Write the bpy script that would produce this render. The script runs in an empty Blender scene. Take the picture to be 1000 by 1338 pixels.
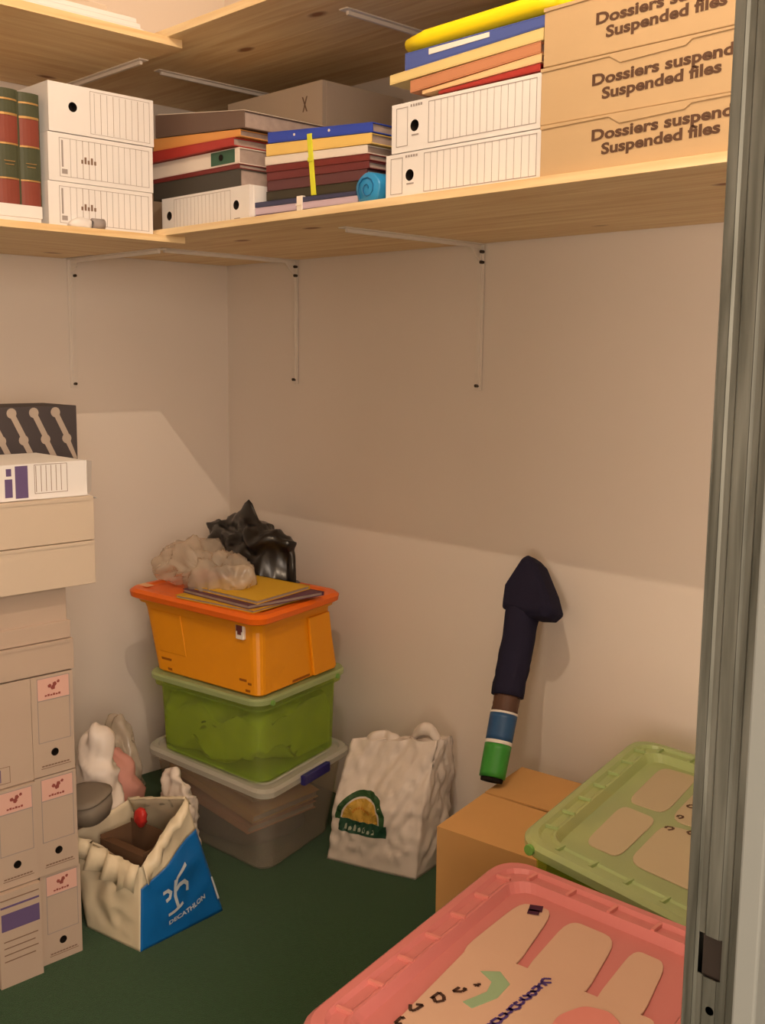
import bpy, bmesh, math, random
from mathutils import Vector, Matrix, noise
R = math.radians
random.seed(7)
C = bpy.context.scene.collection
sc = bpy.context.scene

# ---------------------------------------------------------------- camera
fwd = Vector((math.sin(-.7955)*math.cos(.1435), math.cos(-.7955)*math.cos(.1435), -math.sin(.1435)))
r0 = Vector((math.cos(-.7955), -math.sin(-.7955), 0)); u0 = r0.cross(fwd)
rt = r0*math.cos(.0101)+u0*math.sin(.0101); upv = -r0*math.sin(.0101)+u0*math.cos(.0101)
cam_d = bpy.data.cameras.new('camera'); cam = bpy.data.objects.new('camera', cam_d); C.objects.link(cam)
M = Matrix((rt, upv, -fwd)).transposed().to_4x4(); M.translation = Vector((2.78925, -2.04495, 1.29)); cam.matrix_world = M
cam_d.sensor_fit = 'VERTICAL'; cam_d.sensor_height = 36; cam_d.lens = 36*1404.9/1338; cam_d.clip_start = .02
sc.camera = cam
# ---------------------------------------------------------------- world, exposure
w = bpy.data.worlds.new('world'); sc.world = w; w.use_nodes = True
w.node_tree.nodes['Background'].inputs[0].default_value = (.9, .95, 1, 1); w.node_tree.nodes['Background'].inputs[1].default_value = .15
sc.view_settings.view_transform = 'Standard'; sc.view_settings.look = 'None'; sc.view_settings.gamma = 1
sc.view_settings.exposure = 0.1
BULB = (1.947, -1.385, 2.55); BULB_E = 36; BULB_COL = (1, .77, .55)
HALL_FILL_E = 85; HALL_FILL_COL = (1, .80, .63)

# ---------------------------------------------------------------- materials
def mat(name, col, rough=.6, spec=.3, metal=0, var=.06, vscale=6, bump=0, bscale=200, trans=0, alpha=1, emit=None, coat=0, sheen=0):
    m = bpy.data.materials.new(name); m.use_nodes = True; nt = m.node_tree; N = nt.nodes; Lk = nt.links
    b = N['Principled BSDF']; out = N['Material Output']
    b.inputs['Roughness'].default_value = rough; b.inputs['Specular IOR Level'].default_value = spec
    b.inputs['Metallic'].default_value = metal
    if trans: b.inputs['Transmission Weight'].default_value = trans; b.inputs['IOR'].default_value = 1.1
    if coat: b.inputs['Coat Weight'].default_value = coat
    if sheen: b.inputs['Sheen Weight'].default_value = sheen
    tc = N.new('ShaderNodeTexCoord')
    n = N.new('ShaderNodeTexNoise'); n.inputs['Scale'].default_value = vscale; n.inputs['Detail'].default_value = 4
    Lk.new(tc.outputs['Object'], n.inputs['Vector'])
    mx = N.new('ShaderNodeMix'); mx.data_type = 'RGBA'
    mx.inputs[6].default_value = (*[c*(1-var) for c in col], 1); mx.inputs[7].default_value = (*[min(1, c*(1+var)) for c in col], 1)
    Lk.new(n.outputs['Fac'], mx.inputs[0]); Lk.new(mx.outputs[2], b.inputs['Base Color'])
    if bump:
        n2 = N.new('ShaderNodeTexNoise'); n2.inputs['Scale'].default_value = bscale; n2.inputs['Detail'].default_value = 3
        Lk.new(tc.outputs['Object'], n2.inputs['Vector'])
        bp = N.new('ShaderNodeBump'); bp.inputs['Strength'].default_value = bump; bp.inputs['Distance'].default_value = .002
        Lk.new(n2.outputs['Fac'], bp.inputs['Height']); Lk.new(bp.outputs['Normal'], b.inputs['Normal'])
    if emit: b.inputs['Emission Color'].default_value = (*emit[0], 1); b.inputs['Emission Strength'].default_value = emit[1]
    if alpha < 1:
        t = N.new('ShaderNodeBsdfTransparent'); t.inputs[0].default_value = (*[min(1, .35+.65*c/max(col)) for c in col], 1)
        ms = N.new('ShaderNodeMixShader'); ms.inputs[0].default_value = alpha
        Lk.new(t.outputs[0], ms.inputs[1]); Lk.new(b.outputs[0], ms.inputs[2]); Lk.new(ms.outputs[0], out.inputs['Surface'])
    return m
def S(r, g, b):   # sRGB 0-255 -> linear
    f = lambda c: c/12.92 if c <= .04045 else ((c+.055)/1.055)**2.4
    return tuple(f(c/255) for c in (r, g, b))
def wood_mat(name, axis):
    m = bpy.data.materials.new(name); m.use_nodes = True; nt = m.node_tree; N = nt.nodes; Lk = nt.links; b = N['Principled BSDF']
    tc = N.new('ShaderNodeTexCoord'); mp = N.new('ShaderNodeMapping')
    mp.inputs['Scale'].default_value = (1.2, 14, 14) if axis == 'x' else (14, 1.2, 14)
    n = N.new('ShaderNodeTexNoise'); n.inputs['Scale'].default_value = 2.2; n.inputs['Detail'].default_value = 7; n.inputs['Distortion'].default_value = 1.2
    cr = N.new('ShaderNodeValToRGB'); e = cr.color_ramp.elements
    e[0].position = .3; e[0].color = (*S(226, 190, 136), 1); e[1].position = .7; e[1].color = (*S(250, 226, 180), 1)
    Lk.new(tc.outputs['Object'], mp.inputs[0]); Lk.new(mp.outputs[0], n.inputs['Vector']); Lk.new(n.outputs['Fac'], cr.inputs[0])
    # knots
    v = N.new('ShaderNodeTexVoronoi'); v.inputs['Scale'].default_value = 1.0
    mp2 = N.new('ShaderNodeMapping'); mp2.inputs['Scale'].default_value = (3, 6, 1) if axis == 'x' else (6, 3, 1)
    Lk.new(tc.outputs['Object'], mp2.inputs[0]); Lk.new(mp2.outputs[0], v.inputs['Vector'])
    k = N.new('ShaderNodeValToRGB'); k.color_ramp.elements[0].position = .05; k.color_ramp.elements[0].color = (1, 1, 1, 1); k.color_ramp.elements[1].position = .10; k.color_ramp.elements[1].color = (0, 0, 0, 1)
    Lk.new(v.outputs['Distance'], k.inputs[0])
    mx = N.new('ShaderNodeMix'); mx.data_type = 'RGBA'; mx.inputs[7].default_value = (*S(150, 95, 55), 1)
    Lk.new(k.outputs[0], mx.inputs[0]); Lk.new(cr.outputs[0], mx.inputs[6]); Lk.new(mx.outputs[2], b.inputs['Base Color'])
    b.inputs['Roughness'].default_value = .55
    bp = N.new('ShaderNodeBump'); bp.inputs['Strength'].default_value = .15; bp.inputs['Distance'].default_value = .002
    Lk.new(n.outputs['Fac'], bp.inputs['Height']); Lk.new(bp.outputs['Normal'], b.inputs['Normal'])
    return m
def steel_mat():
    m = mat('galvanised', S(150, 150, 140), .5, .5, .6, .0)
    nt = m.node_tree; N = nt.nodes; Lk = nt.links; b = N['Principled BSDF']
    tc = N.new('ShaderNodeTexCoord'); mp = N.new('ShaderNodeMapping'); mp.inputs['Scale'].default_value = (60, 60, 3.5)
    n = N.new('ShaderNodeTexNoise'); n.inputs['Scale'].default_value = 1.6; n.inputs['Detail'].default_value = 6; n.inputs['Distortion'].default_value = .6
    cr = N.new('ShaderNodeValToRGB'); e = cr.color_ramp.elements
    e[0].position = .32; e[0].color = (*S(66, 66, 58), 1); e[1].position = .72; e[1].color = (*S(112, 112, 104), 1)
    Lk.new(tc.outputs['Object'], mp.inputs[0]); Lk.new(mp.outputs[0], n.inputs['Vector']); Lk.new(n.outputs['Fac'], cr.inputs[0]); Lk.new(cr.outputs[0], b.inputs['Base Color'])
    return m

m_wall = mat('wall_paint', (.85, .765, .69), .85, .15, var=.025, vscale=3, bump=.06, bscale=120)
m_ceil = mat('ceiling_paint', (.82, .78, .72), .9, .1, var=.02)
m_hall = mat('hall_paint', (.50, .50, .49), .9, .1, var=.02)
m_floor = mat('green_carpet', S(43, 76, 46), .95, .05, var=.28, vscale=90, bump=.9, bscale=420, sheen=.2)
m_steel = steel_mat()
m_woodx = wood_mat('pine_x', 'x'); m_woody = wood_mat('pine_y', 'y')
m_brkt = mat('bracket_white', S(236, 226, 216), .45, .4)
m_screw = mat('screw_dark', S(70, 60, 52), .4, .5, .6)
m_card_w = mat('white_card', S(230, 228, 228), .75, .2, var=.03, vscale=12)
m_card_w2 = mat('offwhite_card', S(206, 190, 172), .8, .2, var=.04, vscale=9)
m_card_s = mat('stack_card', S(190, 170, 154), .8, .2, var=.05, vscale=10)
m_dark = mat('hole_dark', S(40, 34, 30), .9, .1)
m_line = mat('print_grey', S(158, 150, 148), .8, .1)
m_line2 = mat('print_brown', S(132, 108, 92), .8, .1)
m_red_p = mat('print_red', S(150, 82, 76), .8, .1)
m_pink_p = mat('print_pink', S(222, 178, 166), .8, .1)
m_purp_p = mat('print_purple', S(104, 88, 130), .8, .1)
m_kraft = mat('kraft', S(196, 168, 130), .8, .15, var=.06, vscale=8, bump=.05)
m_kraft2 = mat('kraft_deep', S(208, 160, 102), .8, .15, var=.08, vscale=6, bump=.05)
m_ink = mat('ink_brown', S(96, 72, 58), .8, .1)
m_green_bk = mat('book_green', S(74, 78, 58), .5, .3)
m_red_bk = mat('book_red', S(132, 66, 54), .5, .3)
m_gold = mat('book_gold', S(190, 150, 90), .4, .5, .3)
m_paper = mat('paper', S(232, 222, 208), .85, .1, var=.05, vscale=30)
m_pages = mat('page_edges', S(176, 158, 150), .9, .1, var=.2, vscale=60)
cols = dict(taupe=(112, 92, 82), orange=(226, 160, 90), red=(176, 58, 52), white=(236, 226, 216), green=(60, 98, 78), darkred=(120, 48, 46), charcoal=(72, 68, 62),
            blue=(52, 78, 190), yellow=(240, 205, 120), maroon=(112, 52, 54), plum=(98, 60, 64), olive=(62, 58, 46), purple=(110, 84, 130), lilac=(200, 184, 206), navy=(66, 70, 104),
            cream=(226, 204, 142), terracotta=(198, 136, 100), peach=(240, 200, 150), brightyellow=(250, 224, 20), brown=(92, 66, 54), midblue=(78, 96, 168), grey=(150, 136, 128), foldyellow=(226, 178, 40), foldpurple=(104, 62, 84))
MC = {k: mat('folder_'+k, S(*v), .5, .35, var=.05, vscale=10) for k, v in cols.items()}
m_strapy = mat('strap_lime', S(222, 226, 60), .5, .3)
m_strapw = mat('strap_white', S(240, 234, 226), .6, .3)
m_bluef = mat('blue_film', S(40, 140, 200), .35, .5)
m_yb = mat('bin_yellow', S(234, 152, 16), .42, .35, var=.02)
m_yl = mat('bin_orange_lid', S(244, 112, 22), .4, .4, var=.02)
m_gb = mat('bin_green_clear', S(176, 190, 110), .25, .5, var=.02, alpha=.20)
m_gl = mat('lid_green_clear', S(186, 202, 146), .3, .5, var=.04, alpha=.62)
m_cb = mat('bin_clear', S(196, 190, 180), .25, .5, var=.02, alpha=.26)
m_cl = mat('lid_clear', S(206, 206, 196), .3, .5, var=.02, alpha=.6)
m_pl = mat('lid_pink', S(210, 126, 122), .3, .5, var=.03, alpha=.86)
m_plr = mat('lid_pink_rib', S(218, 136, 126), .3, .5, var=.02, alpha=.92)
m_panel = mat('panel_pale', S(200, 164, 140), .45, .35, var=.05, vscale=9)
m_panelg = mat('panel_pale_green', S(188, 172, 140), .5, .3, var=.05, vscale=9)
m_lime = mat('lime_cloth', S(160, 164, 42), .6, .3, var=.45, vscale=14)
m_handle = mat('handle_blue', S(44, 40, 110), .4, .4)
m_black_b = mat('black_film', S(26, 24, 24), .28, .6, var=.2)
m_clear_b = mat('clear_film', S(214, 204, 190), .12, .9, var=.1, alpha=.42)
m_bag_w = mat('white_film', S(226, 214, 204), .4, .45, var=.04, vscale=10)
m_bag_c = mat('cream_film', S(222, 208, 180), .4, .45, var=.06, vscale=8)
m_bag_bl = mat('bag_blue', S(18, 104, 180), .35, .45, var=.12, vscale=9)
m_prt_w = mat('bag_white_print', S(196, 206, 214), .5, .3)
m_logo_g = mat('logo_green', S(50, 84, 48), .5, .3)
m_logo_y = mat('logo_yellow', S(200, 160, 70), .5, .3, var=.25, vscale=40)
m_logo_g2 = mat('logo_green_dark', S(40, 76, 58), .5, .3)
m_logo_l = mat('logo_pale', S(170, 176, 156), .5, .3)
m_navy = mat('navy_cloth', S(38, 36, 56), .85, .15, var=.15, vscale=20, bump=.3, bscale=300)
m_lblb = mat('sleeve_blue', S(44, 86, 132), .4, .4, var=.15)
m_lblg = mat('sleeve_green', S(62, 150, 60), .4, .4, var=.12)
m_bowl = mat('grey_plastic', S(128, 118, 106), .6, .3)
m_redp = mat('red_plastic', S(190, 50, 44), .4, .4)
m_pinkc = mat('pink_cloth', S(206, 150, 140), .8, .1)
m_brown_in = mat('brown_card', S(108, 82, 62), .85, .1)
m_post_d = mat('poster_dark', S(74, 68, 70), .7, .2)
m_post_l = mat('poster_light', S(176, 162, 150), .7, .2)
m_beige = mat('folder_beige', S(196, 160, 124), .8, .1)
m_darkstuff = mat('dark_cloth', S(70, 58, 60), .8, .1, var=.3, vscale=15)

# ---------------------------------------------------------------- geometry helpers
class G:
    def __init__(s): s.v = []; s.f = []; s.m = []
    def add(s, vs, fs, mi=0):
        o = len(s.v); s.v += [tuple(v) for v in vs]; s.f += [tuple(o+i for i in f) for f in fs]; s.m += [mi]*len(fs); return s
    def box(s, x0, x1, y0, y1, z0, z1, mi=0):
        return s.hexa([(x0,y0,z0),(x1,y0,z0),(x1,y1,z0),(x0,y1,z0),(x0,y0,z1),(x1,y0,z1),(x1,y1,z1),(x0,y1,z1)], mi)
    def hexa(s, c, mi=0):
        return s.add(c, [(0,3,2,1),(4,5,6,7),(0,1,5,4),(1,2,6,5),(2,3,7,6),(3,0,4,7)], mi)
    def loft(s, loops, cap0=True, cap1=True, mi=0, closed=True):
        n = len(loops[0]); vs = [p for l in loops for p in l]; fs = []
        for i in range(len(loops)-1):
            for j in range(n if closed else n-1):
                k = (j+1) % n; fs.append((i*n+j, i*n+k, (i+1)*n+k, (i+1)*n+j))
        if cap0: fs.append(tuple(reversed(range(n))))
        if cap1: fs.append(tuple((len(loops)-1)*n+j for j in range(n)))
        return s.add(vs, fs, mi)
    def tube(s, pts, r, n=8, mi=0, cap=True):
        pts = [Vector(p) for p in pts]; rs = r if isinstance(r, (list, tuple)) else [r]*len(pts); loops = []
        for i, p in enumerate(pts):
            d = (pts[min(i+1, len(pts)-1)]-pts[max(i-1, 0)]).normalized()
            a = d.cross(Vector((0, 0, 1)) if abs(d.z) < .9 else Vector((1, 0, 0))).normalized(); b = d.cross(a)
            loops.append([p+(a*math.cos(t)+b*math.sin(t))*rs[i] for t in [2*math.pi*k/n for k in range(n)]])
        return s.loft(loops, cap, cap, mi)
    def prism(s, poly, z0, z1, mi=0):
        return s.loft([[(x, y, z0) for x, y in poly], [(x, y, z1) for x, y in poly]], True, True, mi)
    def build(s, name, mats, parent=None, smooth=False, bevel=0, loc=None, sub=0, solid=0):
        me = bpy.data.meshes.new(name); me.from_pydata(s.v, [], s.f)
        for m in (mats if isinstance(mats, (list, tuple)) else [mats]): me.materials.append(m)
        for p, mi in zip(me.polygons, s.m): p.material_index = mi; p.use_smooth = smooth
        bm = bmesh.new(); bm.from_mesh(me); bmesh.ops.recalc_face_normals(bm, faces=bm.faces); bm.to_mesh(me); bm.free()
        o = bpy.data.objects.new(name, me); C.objects.link(o)
        if parent: o.parent = parent
        if loc: o.location = loc
        if solid: md = o.modifiers.new('solid', 'SOLIDIFY'); md.thickness = solid; md.offset = 0
        if bevel: md = o.modifiers.new('bevel', 'BEVEL'); md.width = bevel; md.segments = 2; md.limit_method = 'ANGLE'; md.angle_limit = R(40)
        if sub: md = o.modifiers.new('sub', 'SUBSURF'); md.levels = md.render_levels = sub
        return o
def thing(name, label, cat, loc=(0, 0, 0), rz=0, group=None):
    o = bpy.data.objects.new(name, None); C.objects.link(o); o.location = loc; o.rotation_euler = (0, 0, rz); o.empty_display_size = .05
    return tag(o, label, cat, group)
def tag(o, label, cat, group=None):
    o['label'] = label; o['category'] = cat
    if group: o['group'] = group
    return o
def struct(o): o['kind'] = 'structure'; return o
_font = bpy.data.curves.new('font_source', 'FONT')
def text2d(s, size, bold=0):
    cu = bpy.data.curves.new('lettering', 'FONT'); cu.body = s; cu.size = size; cu.resolution_u = 3; cu.offset = bold
    o = bpy.data.objects.new('lettering', cu); C.objects.link(o)
    me = bpy.data.meshes.new_from_object(o.evaluated_get(bpy.context.evaluated_depsgraph_get()))
    vs = [(v.co.x, v.co.y) for v in me.vertices]; fs = [tuple(p.vertices) for p in me.polygons]
    bpy.data.objects.remove(o); bpy.data.curves.remove(cu); bpy.data.meshes.remove(me)
    return vs, fs
def map_text(g, s, size, fn, bold=0, width=None, mi=0):
    vs, fs = text2d(s, size, bold)
    mxx = max(v[0] for v in vs); k = width/mxx if width else 1
    g.add([fn(x*k, y) for x, y in vs], fs, mi)
def nz(p, sc_=1, seed=0): return noise.noise(Vector(p)*sc_+Vector((seed*7.3, seed*3.1, seed*1.7)))

# quad-mapped rounded rectangle loop: c = 4 corners (3D), d = inset, r = radius
def rloop(c, d, r, dz=0, n=6):
    c = [Vector(p) for p in c]; Lx = ((c[1]-c[0]).length+(c[2]-c[3]).length)/2; Ly = ((c[3]-c[0]).length+(c[2]-c[1]).length)/2
    out = []
    for (cx, cy, a0) in ((Lx-d-r, Ly-d-r, 0), (d+r, Ly-d-r, 90), (d+r, d+r, 180), (Lx-d-r, d+r, 270)):
        for k in range(n+1):
            a = R(a0+90*k/n); u = (cx+r*math.cos(a))/Lx; v = (cy+r*math.sin(a))/Ly
            p = c[0]*(1-u)*(1-v)+c[1]*u*(1-v)+c[2]*u*v+c[3]*(1-u)*v
            out.append((p.x, p.y, p.z+dz))
    return out
def lift(c, z): return [(p[0], p[1], z) for p in c]

# ---------------------------------------------------------------- the room
XR = 2.41; YN = -3.0; ZC = 2.95
struct(G().box(-.1, 4.2, -4.1, .1, -.06, 0).build('floor', m_floor))
struct(G().box(-.1, XR+.06, YN-.1, .1, ZC, ZC+.06).build('ceiling', m_ceil))
struct(G().box(-.1, 0, YN-.1, 0, 0, ZC).build('wall_left', m_wall))
struct(G().box(-.1, 4.2, 0, .1, 0, ZC).build('wall_back', m_wall))
struct(G().box(0, XR, YN-.1, YN, 0, ZC).build('wall_near', m_wall))
YJ = -1.35
struct(G().box(XR, XR+.06, YJ+.045, 0, 0, ZC).box(XR, XR+.06, YN-.1, -2.30, 0, ZC).box(XR, XR+.06, -2.30, YJ+.045, 2.10, ZC).build('wall_right', m_wall))
struct(G().box(XR+.06, 4.2, -4.1, 0, ZC, ZC+.06).build('ceiling_hall', m_hall))
struct(G().box(4.1, 4.2, -4.1, 0, 0, ZC).build('wall_hall', m_hall))
struct(G().box(XR+.06, 4.1, -4.1, -4.0, 0, ZC).build('wall_hall_end', m_hall))
struct(G().box(XR+.0465, XR+.064, YJ-.012, YJ+.12, 0, 2.1).build('trim_1', mat('trim_grey', S(112, 114, 110), .8, .2), bevel=.002))
# metal door post (galvanised C stud): web faces the opening
t = thing('door_post', 'galvanised metal door post with a dark slot, standing at the right edge', 'post', (XR, YJ, 0))
g = G(); W = .0455
prof = [(0, .045), (0, .003), (.002, 0), (.009, 0), (.011, .002), (.016, .002), (.018, 0), (.028, 0), (.030, .002), (.035, .002), (.037, 0), (W-.002, 0), (W, .003), (W, .045)]
zs = [0, .835, .868, 2.1]
def strip(x0, y0, x1, y1, z0, z1): g.add([(x0, y0, z0), (x1, y1, z0), (x1, y1, z1), (x0, y0, z1)], [(0, 1, 2, 3)])
for (a, b) in zip(prof, prof[1:]):
    mid = (a[0]+b[0])/2; hole = .012 < mid < .030 and a[1] < .004
    for z0, z1 in zip(zs, zs[1:]):
        if hole and z0 == .835: continue
        strip(*a, *b, z0, z1)
g.build('channel', m_steel, t, solid=.0012)
G().box(.014, .032, .0035, .02, .83, .873).build('slot', m_dark, t)
o = G().tube([(.024, -.0006, .81), (.024, .002, .81)], .0035, 10).build('rivet', m_steel, t)

# ---------------------------------------------------------------- bulb and added fill lights
t = thing('ceiling_bulb', 'bare warm light bulb hanging from the ceiling', 'lamp', BULB)
g = G(); prof = [(.001, -.022), (.012, -.019), (.019, -.011), (.022, 0), (.019, .011), (.014, .020), (.012, .045)]
g.loft([[(r*math.cos(a), r*math.sin(a), z) for a in [2*math.pi*k/16 for k in range(16)]] for r, z in prof])
g.build('bulb', mat('bulb_glow', (1, 1, 1), emit=(BULB_COL, 6)), t, smooth=True)
G().tube([(0, 0, .045), (0, 0, .1)], .016, 12).build('socket', m_brkt, t)
G().tube([(0, 0, .1), (0, 0, ZC-BULB[2])], .003, 6).build('cord', m_brkt, t)
bl = bpy.data.lights.new('bulb_light', 'POINT'); bl.energy = BULB_E; bl.color = BULB_COL; bl.shadow_soft_size = .005
bo = bpy.data.objects.new('bulb_light', bl); C.objects.link(bo); bo.location = (BULB[0], BULB[1], BULB[2]-.04)
ld = bpy.data.lights.new('hall_low_fill', 'AREA'); ld.energy = HALL_FILL_E; ld.color = HALL_FILL_COL; ld.shape = 'RECTANGLE'; ld.size = 1.2; ld.size_y = 1.5  # added low fill through the doorway, brightens shelf undersides; no real fixture
lo = bpy.data.objects.new('hall_low_fill', ld); C.objects.link(lo); lo.location = (3.15, -3.9, .95); lo.rotation_euler = (R(97), 0, 0)

ld2 = bpy.data.lights.new('hall_side_fill', 'AREA'); ld2.energy = 52; ld2.color = HALL_FILL_COL; ld2.shape = 'RECTANGLE'; ld2.size = 1.2; ld2.size_y = 1.2  # added fill facing the left wall from the hall side, not a ceiling fixture
lo2 = bpy.data.objects.new('hall_side_fill', ld2); C.objects.link(lo2); lo2.location = (4.05, -2.5, 1.55); lo2.rotation_euler = (0, R(90), 0)
# ---------------------------------------------------------------- shelves
YF = -.615
def board(x0, x1, y0, y1, z0, th, m, label):
    t = thing('shelf_board', label, 'shelf', (x0, y0, z0), 0, 'pine shelf boards')
    nx = 6; Lx, Ly = x1-x0, y1-y0
    if Ly > Lx:      # staves along y
        wd = Lx/nx
        for i in range(nx): G().box(i*wd+.0002, (i+1)*wd-.0002, 0, Ly, 0, th).build('stave', m, t, bevel=.0006)
    else:
        wd = Ly/nx
        for i in range(nx): G().box(0, Lx, i*wd+.0002, (i+1)*wd-.0002, 0, th).build('stave', m, t, bevel=.0006)
    return t
TH = .015
board(.004, .60, -2.6, -.56, 1.549, TH, m_woody, 'lower pine shelf board along the left wall')
board(.004, 2.40, YF, -.004, 1.549+TH, TH, m_woodx, 'lower pine shelf board along the back wall, carrying the brown boxes')
board(.004, .60, -2.6, -.56, 1.988, .018, m_woody, 'upper pine shelf board along the left wall')
board(.004, 2.40, -.60, -.004, 2.006, .018, m_woodx, 'upper pine shelf board along the back wall')
def bracket(p, d, z, label, arm=.46, leg=.355):
    # p wall point, d = outward horizontal direction
    t = thing('shelf_bracket', label, 'bracket', (p[0], p[1], z), math.atan2(d[1], d[0]), 'white steel shelf brackets')
    x0 = .002
    G().box(x0, x0+.003, -.011, .011, -leg, 0).box(x0, x0+.006, -.004, .004, -leg+.012, -.02).build('wall_arm', m_brkt, t, bevel=.001)
    G().box(x0, arm, -.013, .013, -.003, 0).box(x0+.01, arm-.012, -.004, .004, -.011, -.003).build('shelf_arm', m_brkt, t, bevel=.001)
    G().add([(x0+.003, -.002, -.05), (x0+.003, .002, -.05), (.05, -.002, -.003), (.05, .002, -.003), (x0+.003, -.002, -.003), (x0+.003, .002, -.003)],
            [(0, 2, 4), (1, 5, 3), (0, 1, 3, 2), (0, 4, 5, 1), (2, 3, 5, 4)]).build('gusset', m_brkt, t)
    for zz in (-.045, -leg+.012, -.02):
        G().tube([(x0+.002, .008 if zz != -leg+.012 else 0, zz), (x0+.013, .008 if zz != -leg+.012 else 0, zz)], .004, 8).build('screw', m_screw, t)
bracket((0, -.535), (1, 0), 1.549, 'lower shelf bracket on the left wall')
bracket((.335, 0), (0, -1), 1.549+TH, 'lower shelf bracket on the back wall, nearest the corner')
bracket((1.04, 0), (0, -1), 1.549+TH, 'lower shelf bracket in the middle of the back wall')
bracket((0, -.575), (1, 0), 1.988, 'upper shelf bracket on the left wall')
bracket((.335, 0), (0, -1), 2.006, 'upper shelf bracket on the back wall, nearest the corner')
bracket((1.04, 0), (0, -1), 2.006, 'upper shelf bracket in the middle of the back wall, above the blue folder')

# ---------------------------------------------------------------- archive boxes
def frame(g, x0, x1, z0, z1, w_=.001, y=-.0006, mi=0):
    g.box(x0, x1, y, .0002, z0, z0+w_, mi); g.box(x0, x1, y, .0002, z1-w_, z1, mi); g.box(x0, x0+w_, y, .0002, z0, z1, mi); g.box(x1-w_, x1, y, .0002, z0, z1, mi)
def box_with_hole(L_, D, H, holes, hr=.011):
    """closed box whose front face (y=0) has round finger holes"""
    g = G(); n = 16
    g.add([(0,0,0),(L_,0,0),(L_,D,0),(0,D,0),(0,0,H),(L_,0,H),(L_,D,H),(0,D,H)], [(0,3,2,1),(4,5,6,7),(1,2,6,5),(2,3,7,6),(3,0,4,7)])
    xs = 0
    for hx, hz in sorted(holes):
        s_ = hr*1.3
        g.add([(xs,0,0),(hx-s_,0,0),(hx-s_,0,H),(xs,0,H)], [(0,1,2,3)])
        g.add([(hx-s_,0,0),(hx+s_,0,0),(hx+s_,0,hz-s_),(hx-s_,0,hz-s_)], [(0,1,2,3)]); g.add([(hx-s_,0,hz+s_),(hx+s_,0,hz+s_),(hx+s_,0,H),(hx-s_,0,H)], [(0,1,2,3)])
        sq = []; ci = []; co = []
        for k in range(n):
            a = 2*math.pi*k/n; c_, s2 = math.cos(a), math.sin(a); q = s_/max(abs(c_), abs(s2))
            sq.append((hx+c_*q, 0, hz+s2*q)); ci.append((hx+c_*hr, 0, hz+s2*hr)); co.append((hx+c_*hr, .02, hz+s2*hr))
        g.loft([sq, ci], False, False); g.loft([ci, co], False, True, 1); xs = hx+s_
    g.add([(xs,0,0),(L_,0,0),(L_,0,H),(xs,0,H)], [(0,1,2,3)])
    return g
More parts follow.
